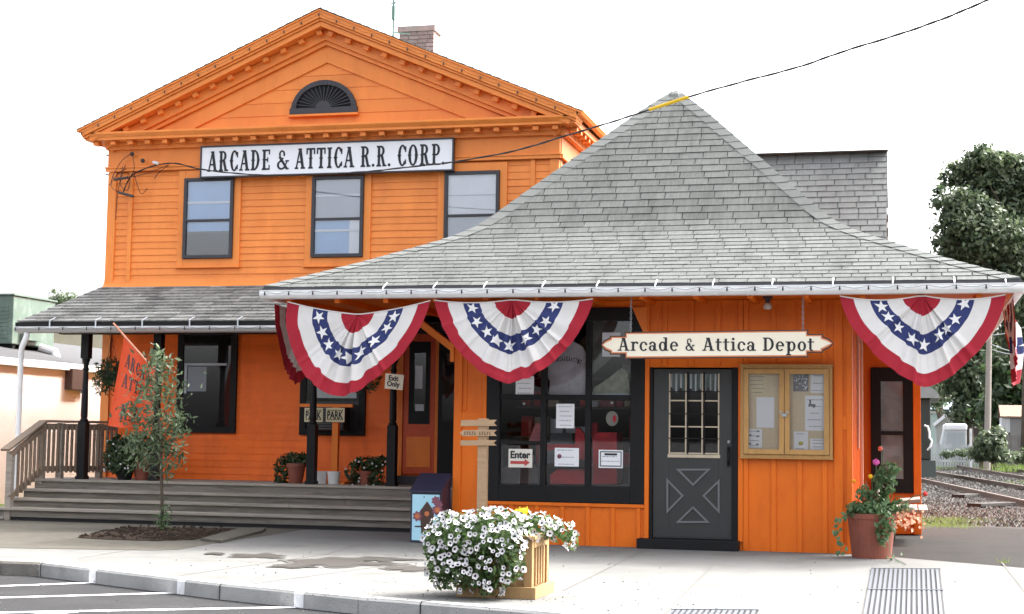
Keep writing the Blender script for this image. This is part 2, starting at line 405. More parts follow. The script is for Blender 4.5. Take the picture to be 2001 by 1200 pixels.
m_kerbold = mat('old_dark_kerb', (.16,.15,.135), .92, .2, 10, .4, 70, spec=.04)
m_mark = mat('white_road_paint', (.70,.70,.70), .7, .12, 20, dirt=(.3,.3,.3), dscale=9, damt=.6)
m_wet = mat('damp_concrete', (.04,.036,.031), .6, .15, 8, spec=.4)
m_joint = mat('dark_joint', (.10,.095,.09), .95, .2, 10)

struct(MB().add([(-700,-700,-.13),(700,-700,-.13),(700,900,-.13),(-700,900,-.13)], [(0,1,2,3)]).build('road', m_road))
g = MB(); pts = [(-700,34,-.02),(-60,34,-.02)] + [(x,y+.35,-.02) for x,y in KERB[1:-1]] + [(60,-10,-.02),(700,-10,-.02),(700,900,-.02),(-700,900,-.02)]
n = len(pts); g.add(pts, [tuple(range(n))]); struct(g.build('ground', m_ground))
# sidewalk slab
side = [(-1.0,18.9), (-.11,18.24), (1.14,17.3), (3.6,15.6), (60,-4)]
top = [Vector((x,y,0)) for x, y in KERB] + [Vector((x,y,0)) for x, y in side[::-1]] + [Vector((-1,26,0)), Vector((-14,26,0)), Vector((-14,23,0)), Vector((-60,40,0))]
# kerb stones take the outer .16 m, sidewalk starts behind
def inset(p, q, d):
    v = Vector((q[0]-p[0], q[1]-p[1], 0)).normalized(); return Vector((-v.y, v.x, 0))*d
kin = []
for i, k in enumerate(KERB):
    a = KERB[max(i-1,0)]; b = KERB[min(i+1,len(KERB)-1)]; kin.append(Vector((k[0],k[1],0)) + inset(a, b, .16))
sw = MB(); sw.prism([Vector(p) for p in kin] + top[len(KERB):], (0,0,-.12)); walk = struct(sw.build('sidewalk', m_walk))
kb = MB(); kd = MB()
for i in range(len(KERB)-1):
    a, b = KERB[i], KERB[i+1]
    A = Vector((a[0],a[1],.003)); B = Vector((b[0],b[1],.003)); d = (B-A).normalized()
    A2, B2 = A+d*.004, B-d*.004
    nn = inset(a, b, .016)
    poly = [A2+nn, B2+nn, kin[i+1]+Vector((0,0,.003)), kin[i]+Vector((0,0,.003))]
    tgt = kd if i < 3 else kb
    tgt.prism(poly, (0,0,-.135))
    tgt.prism([A2-Vector((0,0,.02)), B2-Vector((0,0,.02)), B2+nn-Vector((0,0,.002)), A2+nn-Vector((0,0,.002))], (0,0,-.12))
struct(kb.build('kerb', m_kerb, walk)); struct(kd.build('kerb', m_kerbold, walk))
kj = MB()
for px, py in ((77,1101), (427,1142), (820,1178)):
    p = G(px,py)
    for i in range(len(KERB)-1):
        a, b = KERB[i], KERB[i+1]
        if a[0] <= p.x <= b[0]:
            t = (p.x-a[0])/(b[0]-a[0]); c = Vector((p.x, a[1]+t*(b[1]-a[1]), 0)); d = (Vector((b[0],b[1],0))-Vector((a[0],a[1],0))).normalized(); n_ = Vector((d.y,-d.x,0))
            A = c-d*.006; B = c+d*.006; q0, q1, q2 = Vector((0,0,-.128)), Vector((0,0,-.014)), Vector((0,0,.0062))
            kj.add([A+n_*.004+q0, B+n_*.004+q0, B+n_*.004+q1, A+n_*.004+q1, A-n_*.018+q2, B-n_*.018+q2, A-n_*.15+q2, B-n_*.15+q2], [(0,1,2,3),(3,2,5,4),(4,5,7,6)])
struct(kj.build('kerb_joint', mat('dark_mortar', (.03,.028,.026), .95, .2, 10), walk))
# joints, old concrete, damp patches
j = MB()
def strip(mb, a, b, w, z):
    a = Vector((a[0],a[1],z)); b = Vector((b[0],b[1],z)); n_ = inset(a, b, w/2); mb.add([a-n_, b-n_, b+n_, a+n_], [(0,1,2,3)])
for (a, b) in [((490,1142),(960,1078)), ((345,1126),(640,1083)), ((1288,1210),(1392,1106)), ((1684,1205),(1706,1105)), ((1958,1100),(2012,1168)), ((1100,1155),(1260,1075)), ((150,1092),(250,1076)), ((1838,1150),(2060,1158)), ((640,1083),(700,1065))]:
    strip(j, G(*a), G(*b), .014, .004)
struct(j.build('sidewalk_joint', m_joint, walk))
ck = MB()
for path in [[(1110,1128),(1170,1133),(1225,1131),(1290,1140)], [(250,1098),(330,1101),(395,1097)], [(1500,1150),(1560,1146),(1640,1152)], [(700,1130),(752,1139),(790,1137)], [(40,1058),(110,1062),(200,1059),(262,1063)]]:
    pp = []
    for a_, b_ in zip(path, path[1:]):
        for k in range(8): pp.append((a_[0]+(b_[0]-a_[0])*k/8+random.gauss(0,1.2), a_[1]+(b_[1]-a_[1])*k/8+random.gauss(0,.5)))
    for a_, b_ in zip(pp, pp[1:]): strip(ck, G(*a_), G(*b_), random.uniform(.004,.009), .0065)
struct(ck.build('hairline_crack', m_joint, walk))
gt_ = MB()
for k in range(260):
    q = G(random.uniform(-20,1900), 1200-abs(random.gauss(0,60)), .004) if k < 150 else G(random.uniform(420,1250), random.uniform(1050,1190), .004)
    r_ = random.uniform(.003,.009); gt_.lathe(q.x, q.y, [(r_,.004),(r_*.9,.004+r_*.8),(r_*.2,.004+r_)], 5)
tag(gt_.build('grit', m_joint), kind='stuff')
ow = MB()
op = [G(*p) for p in [(-200,1062),(0,1071),(120,1073),(300,1076),(352,1074),(452,1056),(520,1047)]] + [Vector((-8.0,20.5,0)), Vector((-14,20.5,0))]
ow.add([(p.x,p.y,.004) for p in op], [tuple(range(len(op)))]); struct(ow.build('old_pavement', m_oldwalk, walk))
dp = MB(); dr = MB()
for cx, cy, rx, ry, sd in [(505,1087,52,5,1), (655,1100,105,9,2), (575,1107,48,4,5), (805,1112,50,6,3), (740,1094,60,5,4), (420,1083,22,2,6)]:
    random.seed(sd); ph = [random.uniform(0,6.28) for _ in range(5)]
    for mb_, kk, zz in ((dr,1.0,.0045),(dp,.82,.008)):
        ps = []
        for k in range(72):
            a = 2*math.pi*k/72; q = kk*(1+sum(.13*math.sin((i+2)*a+ph[i]) for i in range(5))+sum(.035*math.sin((i+9)*a+2*ph[i]) for i in range(5))); p = G(cx+rx*q*math.cos(a), cy+ry*q*math.sin(a)); ps.append((p.x,p.y,zz+.0005*sd))
        mb_.add(ps, [tuple(range(72))])
random.seed(11)
struct(dp.build('damp_patch', m_wet, walk)); struct(dr.build('drying_patch', mat('drying_concrete', (.085,.082,.075), .9, .15, 9, spec=.04, dirt=(.13,.13,.125), dscale=7, damt=.8), walk))
# asphalt apron at right and road lines
ap = MB(); aq = [(-.9,18.6),(-.11,18.19),(1.14,17.25),(3.6,15.55),(60,-4.1),(60,25),(8,24),(4,25.5),(2.3,25.0),(1.2,25.8),(.1,25.2),(-.9,25.6)]
ap.add([(x,y,-.012) for x,y in aq], [tuple(range(len(aq)))]); struct(ap.build('asphalt_apron', m_asph))
lm = MB()
for a, b in [((-160,1152),(187,1139)), ((-160,1173),(349,1159)), ((-60,1199),(590,1187)), ((-100,1216),(150,1196))]:
    strip(lm, G(*a,-.13), G(*b,-.13), .10, -.126)
struct(lm.build('parking_line', m_mark))
lk = MB()
for x, y in [(183,1112),(352,1133),(583,1157)]:
    p = G(x,y); 
    for i in range(len(KERB)-1):
        a, b = KERB[i], KERB[i+1]
        if a[0] <= p.x <= b[0]:
            t = (p.x-a[0])/(b[0]-a[0]); c = Vector((p.x, a[1]+t*(b[1]-a[1]), 0)); d = (Vector((b[0],b[1],0))-Vector((a[0],a[1],0))).normalized(); n_ = Vector((d.y,-d.x,0))
            A = c-d*.055; B = c+d*.055
            q0, q1, q2 = Vector((0,0,-.128)), Vector((0,0,-.014)), Vector((0,0,.0065))
            lk.add([A+n_*.004+q0, B+n_*.004+q0, B+n_*.004+q1, A+n_*.004+q1, A-n_*.018+q2, B-n_*.018+q2, A-n_*.14+q2, B-n_*.14+q2], [(0,1,2,3),(3,2,5,4),(4,5,7,6)])
struct(lk.build('kerb_paint', m_mark, walk))

# soil bed and loose slab in the pavement
sb = MB(); bp = [G(*p) for p in [(150,1052),(195,1043),(243,1031),(470,1034),(380,1056),(300,1058),(220,1056)]]
sb.add([(p.x,p.y,.012) for p in bp], [tuple(range(len(bp)))])
for k in range(420):
    a, b, c = random.choice([(0,2,5),(2,3,5),(2,4,5),(3,4,5)]); u, v = random.random(), random.random()
    if u+v > 1: u, v = 1-u, 1-v
    p = bp[a]+(bp[b]-bp[a])*u+(bp[c]-bp[a])*v; h = random.uniform(.008,.02)
    sb.beam((p.x-random.uniform(-.03,.03),p.y-.01,.012+h),(p.x+random.uniform(.01,.04),p.y+random.uniform(-.02,.02),.012+h*1.3), h, h)
tag(struct(sb.build('soil_bed', m_soil)))
ls = MB(); lp = [G(*p) for p in [(432,1062),(392,1058),(470,1036),(520,1036),(512,1042)]]
ls.prism([Vector((p.x,p.y,.035)) for p in lp], (0,0,-.03)); struct(ls.build('loose_slab', m_oldwalk, walk))

# ------------------------------------------------------------------ shared builders
def shingle_rows(mb, rows, width=.32, gap=.007, lift=.014, skip=None):
    """rows: list of (left point, right point) from eave upwards"""
    for i in range(len(rows)-1):
        L0, R0 = Vector(rows[i][0]), Vector(rows[i][1]); L1, R1 = Vector(rows[i+1][0]), Vector(rows[i+1][1])
        xd = (R0-L0).normalized(); wid = (R0-L0).length
        if wid < .03: continue
        upv = ((L1+R1)-(L0+R0))*.5; upv = (upv - xd*upv.dot(xd)); s = upv.length; upv.normalize()
        nn = xd.cross(upv)
        l1 = (L1-L0).dot(xd); r1 = (R1-L0).dot(xd)
        x = -random.random()*width if i % 2 else -((i//2)*.11 % 1)*width
        while x < wid:
            a = max(x, 0); b = min(x+width, wid); x += width
            if b-a < .012: continue
            fl = lambda q: max(l1, min(r1, q))
            a0, b0 = a+gap/2, b-gap/2; a1, b1 = fl(a+gap/2), fl(b-gap/2)
            if b1-a1 < 1e-4: b1 = a1+1e-4
            ht = lift*random.uniform(.85,1.25); e0 = random.uniform(-.004,.004)
            ov = .03
            p = [L0+xd*a0-upv*e0, L0+xd*b0-upv*e0, L0+xd*b1+upv*(s+ov), L0+xd*a1+upv*(s+ov)]
            if skip and skip((p[0]+p[2])*.5): continue
            q = [p[0]+nn*ht, p[1]+nn*ht, p[2]+nn*.002, p[3]+nn*.002]
            mb.add(p[:2]+q, [(0,1,3,2),(2,3,4,5)] if False else [(0,1,3,2),(2,3,4,5),(0,2,5),(1,4,3)])
    return mb
def clapboards(mb, x0, x1, y, z0, z1, exp=.1, axis='x', sgn=-1, th=.016, holes=()):
    """lapped boards on a wall facing -y (axis x) or +x/-x (axis y)"""
    z = z0
    while z < z1-.005:
        zt = min(z+exp, z1); cuts = [x0]; c = x0+random.uniform(1.0,3.2)
        while c < x1-.5: cuts.append(c); c += random.uniform(2.2,3.8)
        cuts.append(x1)
        segs = []
        for a, b in zip(cuts, cuts[1:]):
            parts = [(a+.001, b-.001)]
            for hx0, hx1, hz0, hz1 in holes:
                if zt > hz0 and z < hz1:
                    nx = []
                    for s0, s1 in parts:
                        if hx1 <= s0 or hx0 >= s1: nx.append((s0,s1)); continue
                        if hx0 > s0: nx.append((s0,hx0))
                        if hx1 < s1: nx.append((hx1,s1))
                    parts = nx
            segs += parts
        for a, b in segs:
            if axis == 'x': mk = lambda u, d, zz: (u, y+sgn*d, zz)
            else: mk = lambda u, d, zz: (y+sgn*d, u, zz)
            t = th*random.uniform(.85,1.15)
            mb.add([mk(a,t,z), mk(b,t,z), mk(b,.003,zt+.004), mk(a,.003,zt+.004), mk(a,0,z), mk(b,0,z)], [(0,1,2,3),(4,5,1,0)])
        z = zt
    return mb
def frame_boxes(mb, x0, x1, z0, z1, w, y0, y1, bottom=None):
    bt = w if bottom is None else bottom
    mb.box(x0, x0+w, y0, y1, z0, z1); mb.box(x1-w, x1, y0, y1, z0, z1)
    mb.box(x0+w, x1-w, y0, y1, z1-w, z1); mb.box(x0+w, x1-w, y0, y1, z0, z0+bt)
    return mb

# ================================================================== MAIN BUILDING
YW = 22.2
WL, WR, RX = -12.21, -4.97, -8.6
off = thing('railway_office', (-8.6, YW, 0), 'two storey orange clapboard building with a gabled pediment and a long white name board', 'building')
YB = 34.0
core = MB().box(WL, WR, YW+.01, YB, 0, 5.92)
core.prism([(WL,YW+.02,5.9),(WR,YW+.02,5.9),(RX,YW+.02,7.44)], (0,YB-YW-.1,0))
core.build('wall', m_lit_trim, off)
win3 = [(361.3,349,453,504), (611,345.5,708,501.5), (869.5,336,974,497)]
cl = MB()
clapboards(cl, WL+.0, WR, YW, 3.62, 5.35, .104)
cl.build('clapboard_siding', m_lit_orange, off)
cl = MB(); clapboards(cl, WL, WR, YW, .56, 3.2, .104); cl.build('clapboard_siding', m_orange, off)
cl = MB(); clapboards(cl, YW, YB, WR, 3.3, 5.35, .104, axis='y', sgn=1); cl.build('clapboard_siding', m_lit_orange, off)
cl = MB(); clapboards(cl, YW, YB, WL, .56, 5.35, .104, axis='y', sgn=-1); cl.build('clapboard_siding', m_lit_orange, off)
# flared skirt above the porch roof
sk_ = MB(); pf = [(YW-.02,3.66),(YW-.035,3.6),(YW-.09,3.53),(YW-.13,3.46),(YW+.0,3.46)]
sk_.prism([(WL-.03,y,z) for y,z in pf], (WR-WL+.06,0,0)); sk_.build('skirt_flashing', m_lit_trim, off)
# corner boards
cb = MB()
for x0, x1 in [(WL-.02,WL+.12),(WL+.34,WL+.41),(WR-.12,WR+.02),(WR-.41,WR-.34)]: cb.box(x0, x1, YW-.04, YW+.02, 3.55, 5.36)
cb.box(WL-.02, WL+.12, YW-.04, YW+.02, .56, 3.2); cb.box(WR-.14, WR+.02, YW-.04, YW+.02, .56, 3.2)
cb.box(WL-.03, WL+.02, YW+.02, YW+.14, .56, 5.36); cb.box(WR-.02, WR+.03, YW+.02, YW+.14, 3.3, 5.36)
cb.split('corner_board', m_lit_trim, off, bevel=.004)
# frieze band
fz = MB(); fz.box(WL-.03, WR+.03, YW-.045, YW+.02, 5.38, 5.86); fz.box(WL-.05, WR+.05, YW-.075, YW-.045, 5.36, 5.41); fz.box(WL-.06, WR+.06, YW-.09, YW-.045, 5.41, 5.435)
fz.box(WR, WR+.045, YW+.02, YB, 5.38, 5.86); fz.box(WR+.045, WR+.08, YW-.045, YB, 5.365, 5.43); fz.box(WL-.045, WL, YW+.02, YB, 5.38, 5.86)
fz.box(WL-.035, WR+.035, YW-.12, YW-.045, 5.70, 5.76); fz.box(WL-.04, WR+.04, YW-.15, YW-.045, 5.76, 5.86); fz.box(WR+.045,WR+.13,YW-.12,YB,5.70,5.86)
fz.build('frieze', m_lit_trim, off, bevel=.004)
# cornice shelf with dentils
CL, CR, YC = -12.52, -4.62, 21.82
co = MB()
co.prism([(CL+.03,YW-.02,5.815),(CL+.03,YC+.05,5.815),(CL+.03,YC+.05,5.85),(CL+.03,YC+.03,5.87),(CL+.03,YC,5.905),(CL+.03,YC,5.935),(CL+.03,YW-.02,6.01)], (CR-CL-.06,0,0))
co.box(WR, CR-.04, YW, YB+.3, 5.812, 5.91); co.box(CL+.04, WL, YW, YB+.3, 5.812, 5.91)
co.build('cornice', m_lit_trim, off, bevel=.004)
de = MB()
k = CL+.14
while k < CR-.1: de.box(k, k+.085, YC+.1, YC+.24, 5.75, 5.812); k += .295
k = YC+.32
while k < 29: de.box(WR+.18, WR+.29, k, k+.085, 5.75, 5.811); k += .295
de.split('dentil', m_lit_trim, off, bevel=.004)
# raking cornices
AP = Vector((RX, 0, 7.67)); RL = Vector((-12.55, 0, 5.96)); RRt = Vector((-4.585, 0, 5.96))
rk = MB(); rd = MB(); inner = MB()
for E0, sgn in ((RL, 1), (RRt, -1)):
    d = (AP-E0).normalized(); nn = Vector((-d.z, 0, d.x))*sgn  # up-pointing
    if nn.z < 0: nn = -nn
    def pr(t, h, y): q = E0+(AP-E0)*t+nn*h; return Vector((q.x, y, q.z))
    def slabp(h0, h1, y0, y1, t0=0.0, t1=1.0):
        a = [pr(t0,h0,y0), pr(t0,h1,y0)]
        b = [pr(t1,h0,y0), pr(t1,h1,y0)]
        # meet on the centre line
        if t1 >= 1: b = [Vector((RX,y0,7.67+h0/abs(d.x))), Vector((RX,y0,7.67+h1/abs(d.x)))]
        rk.prism([a[0], b[0], b[1], a[1]], (0, y1-y0, 0))
    slabp(-.10, 0, YC-.03, YW)          # crown board
    slabp(-.135, -.105, YC+.0, YW)      # fillet
    slabp(-.21, -.14, YC+.03, YW, .018)       # corona
    slabp(-.36, -.215, YW-.16, YW-.0, .05)      # bed
    slabp(-.42, -.362, YW-.11, YW-.0, .06)
    slabp(-.66, -.425, YW-.05, YW-.0, .085)
    L_ = (AP-E0).length; s_ = .62
    while s_ < L_-.1:
        t = s_/L_; a = pr(t,-.285,YC+.12); b = pr(t+.085/L_,-.285,YC+.12); c = pr(t+.085/L_,-.216,YC+.12); e = pr(t,-.216,YC+.12)
        rd.prism([a,b,c,e], (0,.12,0)); s_ += .315
rk.build('raking_cornice', m_lit_trim, off, bevel=.003); rd.split('raking_dentil', m_lit_trim, off, bevel=.004)
# tympanum boards
ty = MB(); z = 5.96; apz = 7.19
while z < apz:
    zt = min(z+.2, apz); hw = lambda q: (apz-q)/(apz-5.96)*2.92
    if hw(z) > .05: ty.add([(RX-hw(z),YW-.022,z),(RX+hw(z),YW-.022,z),(RX+hw(zt),YW-.012,zt+.003),(RX-hw(zt),YW-.012,zt+.003),(RX-hw(z),YW,z),(RX+hw(z),YW,z)], [(0,1,2,3),(4,5,1,0)])
    z = zt
ty.build('tympanum_boards', m_lit_orange, off)
# fanlight
fc = P(634.5, 219, YW); fr_ = .535
fan = MB(); n_ = 24
o_ = [(fc.x+fr_*math.cos(math.pi*k/n_), fc.z+(fr_-.05)*math.sin(math.pi*k/n_)) for k in range(n_+1)]
i_ = [(fc.x+(fr_-.09)*math.cos(math.pi*k/n_), fc.z+.06+(fr_-.19)*math.sin(math.pi*k/n_)) for k in range(n_+1)]
for k in range(n_): fan.prism([(o_[k][0],YW-.07,o_[k][1]),(o_[k+1][0],YW-.07,o_[k+1][1]),(i_[k+1][0],YW-.07,i_[k+1][1]),(i_[k][0],YW-.07,i_[k][1])][::-1], (0,.06,0))
fan.box(fc.x-fr_-.01, fc.x+fr_+.01, YW-.08, YW-.01, fc.z-.035, fc.z+.058)
fl = fan.build('fanlight', m_frame, off, bevel=.004)
fp = MB(); fp.prism([(x,YW-.03,z) for x,z in i_][::-1], (0,.01,0)); fp.build('fan_backing', m_black, fl)
fs = MB()
for k in range(1,18):
    a = math.pi*k/18; fs.beam((fc.x+.12*math.cos(a),YW-.04,fc.z+.06+.1*math.sin(a)),(fc.x+.44*math.cos(a),YW-.04,fc.z+.06+.34*math.sin(a)),.012,.02,(0,1,0))
fs.prism([(fc.x+.12*math.cos(math.pi*k/10),YW-.06,fc.z+.06+.1*math.sin(math.pi*k/10)) for k in range(11)][::-1], (0,.03,0))
fs.split('fan_spoke', m_frame, fl)
MB().box(fc.x-fr_-.03, fc.x+fr_+.03, YW-.1, YW-.01, fc.z-.075, fc.z-.04).build('fanlight_sill', m_lit_trim, off, bevel=.004)
# upper windows; sky reflections painted as blinds of different tones
def upper_window(i, q):
    a = P(q[0],q[1],YW-.06); b = P(q[2],q[3],YW-.06); x0, x1, z1, z0 = a.x, b.x, a.z, b.z
    tr = MB(); tr.box(x0-.11, x0-.002, YW-.045, YW, z0-.12, z1+.13); tr.box(x1+.002, x1+.11, YW-.045, YW, z0-.12, z1+.13); tr.box(x0-.002, x1+.002, YW-.04, YW, z0-.12, z0-.003); tr.box(x0-.002, x1+.002, YW-.04, YW, z1+.003, z1+.13)
    tr.box(x0-.13, x1+.13, YW-.07, YW, z0-.145, z0-.122)
    w = MB(); frame_boxes(w, x0, x1, z0, z1, .05, YW-.085, YW-.03); mid = z0+(z1-z0)*.47
    w.box(x0+.05, x1-.05, YW-.078, YW-.045, mid-.018, mid+.018)
    wo = w.build('window', m_frame, off, bevel=.003); tr.split('casing', m_lit_trim, wo, bevel=.003)
    X0, X1 = x0+.05, x1-.05; YI = YW-.027
    if i == 0:
        MB().box(X0,X1,YI,YI+.005,mid+.018,z1-.05).build('blind_or_reflection', m_sky_tone, wo)
        MB().box(X0,X1,YI,YI+.005,z0+.42,mid-.018).build('blind_or_reflection', m_sky_tone, wo)
        MB().box(X0,X1,YI,YI+.004,z0+.05,z0+.40).build('dark_interior', m_dark, wo)
        s2 = MB().box(X0,X1,YI-.02,YI-.004,z0+.385,z0+.42); s2.build('sash_rail', m_frame, wo)
        MB().box(X0,X1,YI-.016,YI-.003,z1-.40,z1-.365).build('blind_rail', m_signwhite, wo)
    elif i == 1:
        MB().box(X0,X1,YI,YI+.005,mid+.018,z1-.05).build('blind_or_reflection', m_blind_g, wo)
        MB().box(X0,X1-.18,YI,YI+.005,z0+.05,mid-.018).build('blind_or_reflection', m_sky_tone, wo)
        MB().box(X1-.178,X1,YI,YI+.005,z0+.05,mid-.018).build('blind_or_reflection', m_blind, wo)
        MB().box(X0,X1,YI-.016,YI-.003,z1-.31,z1-.275).build('blind_rail', m_signwhite, wo)
        MB().box(X0,X1,YI-.016,YI-.003,z0+.39,z0+.425).build('blind_rail', m_signwhite, wo)
    else:
        MB().box(X0,X1,YI,YI+.005,mid+.018,z1-.05).build('blind_or_reflection', m_blind, wo)
        MB().box(X0,X1,YI,YI+.005,z0+.05,mid-.018).build('blind_or_reflection', m_blind_g, wo)
        MB().box(X0,X1,YI-.016,YI-.003,z1-.36,z1-.348).build('blind_rail', m_blind_g, wo)
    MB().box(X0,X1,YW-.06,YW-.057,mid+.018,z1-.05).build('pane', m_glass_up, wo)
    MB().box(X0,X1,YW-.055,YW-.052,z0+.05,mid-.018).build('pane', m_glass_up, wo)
for i, q in enumerate(win3): upper_window(i, q)
# roof
rf = MB()
for E0 in (Vector((-12.59,0,5.96)), Vector((-4.545,0,5.96))):
    rows = []; n_ = 30
    for k in range(n_+1):
        t = k/n_; x = E0.x+(RX-E0.x)*t; z = 5.96+(7.685-5.96)*t+.012
        a = (x, YC-.06, z); b = (x, YB+.2, z)
        rows.append((b, a) if E0.x < RX else (a, b))
    shingle_rows(rf, rows, .33)
rf.build('roof', m_shingle_dk, off)
rb_ = MB()
for x in (-12.59,-4.545): rb_.prism([(x,YC-.05,5.94),(RX,YC-.05,7.665),(RX,YC-.05,7.685),(x,YC-.05,5.97)], (0,YB-YC+.2,0))
rb_.build('roof_deck', m_lit_trim, off)
gu = MB(); gu.prism([(CR+.0,YC-.03,5.92),(CR+.07,YC-.03,5.925),(CR+.1,YC-.03,5.97),(CR+.09,YC-.03,5.99),(CR+.0,YC-.03,5.99)], (0,YB-YC,0)); gu.build('side_gutter', m_lit_trim, off)
# chimney
c0, c1 = P(781,53,27), P(848,58,27)
ch = MB(); ch.box(c0.x, c1.x, 27, 27.4, 6.4, c0.z-.1); ch.build('chimney', m_brick, off)
cc = MB()
zz = 6.9
while zz < c0.z-.12:
    x = c0.x-.0+random.random()*-.1
    while x < c1.x:
        a, b = max(x,c0.x), min(x+.19,c1.x); x += .2
        if b-a > .03: cc.box(a, b, 26.985, 27.0, zz, zz+.062)
    zz += .075
cc.box(c0.x-.03, c1.x+.03, 26.96, 27.44, c0.z-.1, c0.z)
cc.build('chimney_bricks', mat('worn_brick', (.27,.2,.185), .85, .2, 10, isl=.25, dirt=(.3,.32,.28), dscale=4, damt=.5), off)
va = P(768,80,26.5); vp = MB().tube([(va.x,26.5,va.z-.6),(va.x,26.5,P(768,38,26.5).z)], .018, 8)
vp.tube([(va.x,26.5,P(768,38,26.5).z),(va.x,26.5,P(768,12,26.5).z)], .035, 8); vp.tube([(va.x,26.5,P(768,12,26.5).z),(va.x,26.5,P(768,-14,26.5).z)], .02, 8)
z_ = P(768,6,26.5).z; vp.beam((va.x-.06,26.5,z_),(va.x+.06,26.5,z_),.025,.02); z_ = P(768,63,26.5).z; vp.beam((va.x,26.5,z_),(va.x+.25,26.7,z_),.02,.02)
vp.build('vent_mast', mat('green_copper_pipe', (.09,.17,.14), .5, .2, 6), off)
# long name board
a = P(395,288.5,YW-.16); b = P(883.5,331,YW-.16)
board = MB().box(a.x, b.x, YW-.16, YW-.1, b.z, a.z); bo = board.build('name_board', m_signwhite, off)
fb = MB(); frame_boxes(fb, a.x-.022, b.x+.022, b.z-.022, a.z+.022, .024, YW-.175, YW-.098); fb.build('board_border', m_frame, bo, bevel=.003)
txt = letters(west, 'ARCADE & ATTICA R.R. CORP.', (a.x+.105, YW-.16, b.z+.075), XD, ZD, b.x-a.x-.22, .315, .006, FR, gap=.075)
txt.build('lettering', m_ink, bo)
bk = MB()
for x in (a.x+.4, (a.x+b.x)/2, b.x-.4): bk.box(x-.03, x+.03, YW-.1, YW-.03, b.z+.05, a.z-.05)
bk.split('board_bracket', m_frame, bo)

# ground floor openings of the main building
def porch_window(x0, x1, z0, z1, name='window'):
    w = MB(); frame_boxes(w, x0, x1, z0, z1, .1, YW-.06, YW); wo = w.build(name, m_black, off, bevel=.004)
    MB().box(x0+.1, x1-.1, YW-.024, YW-.016, z0+.1, z1-.1).build('dark_interior', m_dark, wo)
    return wo
a = P(350,640,YW-.03); b = P(460,847,YW-.03)
wo = porch_window(a.x, b.x, b.z, a.z)
m_ = MB(); x0, x1 = P(364,700,YW).x, P(446,700,YW).x; zc = P(400,712,YW).z
m_.box(x0, x1, YW-.05, YW-.014, zc-.02, zc+.015); m_.build('sash_rail', m_metal, wo)
m_ = MB(); m_.box(x0+.0, x0+.04, YW-.048, YW-.014, zc-.45, zc-.02); m_.build('sash_edge', m_metal, wo)
MB().box(x0+.05, x0+.36, YW-.032, YW-.026, P(400,765,YW).z, P(400,717,YW).z).build('blind_or_reflection', m_blind_g, wo)
MB().box(a.x+.1, b.x-.1, YW-.04, YW-.037, b.z+.1, a.z-.1).build('pane', m_shop, wo)
a = P(588,735,YW-.03); b = P(713,852,YW-.03)
wo = porch_window(a.x, b.x, b.z, a.z+.25)
MB().box(P(620,770,YW).x, P(698,770,YW).x, YW-.032, YW-.026, P(650,778,YW).z, a.z+.15).build('blind_or_reflection', m_blind, wo)
m_ = MB(); zz = P(650,787,YW).z; m_.box(a.x+.1, b.x-.1, YW-.052, YW-.014, zz-.035, zz+.02); m_.build('sash_rail', m_frame, wo)
ac = MB(); c0, c1 = P(622,795,YW), P(684,842,YW); ac.box(c0.x, c1.x, YW-.28, YW-.01, c1.z, c0.z)
aco = ac.build('window_air_conditioner', m_frame, wo, bevel=.01)
m_ = MB(); frame_boxes(m_, c0.x+.02, c1.x-.02, c1.z+.06, c0.z-.02, .014, YW-.295, YW-.28); m_.box(c0.x+.1,c1.x-.1,YW-.295,YW-.28,c1.z+.02,c1.z+.035)
for k in range(6): m_.box(c0.x+.05, c1.x-.05, YW-.288, YW-.28, c1.z+.1+k*.035, c1.z+.108+k*.035)
m_.build('air_conditioner_grille', m_grey, aco)
MB().box(a.x+.1, b.x-.1, YW-.045, YW-.042, zz+.02, a.z+.15).build('pane', m_shop, wo)
# orange door with tall glass beside a dark panel
a = P(792,655,YW-.02); b = P(849,927,YW-.02)
do = MB(); do.box(a.x, b.x, YW-.05, YW-.01, .72, 2.85); door = do.build('porch_door', mat('deep_red_orange_paint', (.50,.062,.008), .5, .1, 3), off, bevel=.006)
m_ = MB(); g0, g1 = P(803,668,YW), P(841,829,YW); m_.box(g0.x, g1.x, YW-.056, YW-.05, g1.z, g0.z); m_.build('glazing_frame', m_black, door)
m_ = MB(); g2, g3 = P(813,690,YW), P(833,806,YW); m_.box(g2.x, g3.x, YW-.063, YW-.058, g3.z, g2.z); m_.build('pane', m_shop, door)
m_ = MB(); m_.box(g2.x+.01, g3.x-.05, YW-.0575, YW-.0565, P(820,760,YW).z, P(820,715,YW).z); m_.box(g2.x+.02, g3.x-.02, YW-.0575, YW-.0565, g3.z+.02, g3.z+.12); m_.build('curtain', m_blind, door)
m_ = MB(); m_.box(a.x-.12, a.x-.005, YW-.07, YW, .6, 2.95); m_.box(b.x+.005, b.x+.05, YW-.07, YW, .6, 2.95); m_.box(a.x-.005,b.x+.005,YW-.07,YW,2.86,2.95); m_.split('casing', m_trim, door)
m_ = MB(); p0 = P(806,840,YW); m_.box(a.x+.06, b.x-.06, YW-.06, YW-.05, .82, p0.z-.1); m_.build('door_panel', m_trim, door, bevel=.008)
m_ = MB(); m_.box(a.x-.1, -5.0, YW-.4, YW-.02, .56, .70); m_.build('door_step', m_frame, off)
m_ = MB(); m_.box(b.x+.055, -5.1, YW-.09, YW-.02, .56, 2.94); sd = m_.build('storm_door', m_black, off, bevel=.006)
m_ = MB(); m_.box(b.x+.12, b.x+.4, YW-.1, YW-.091, 1.5, 2.5); m_.build('pane', m_shop, sd)
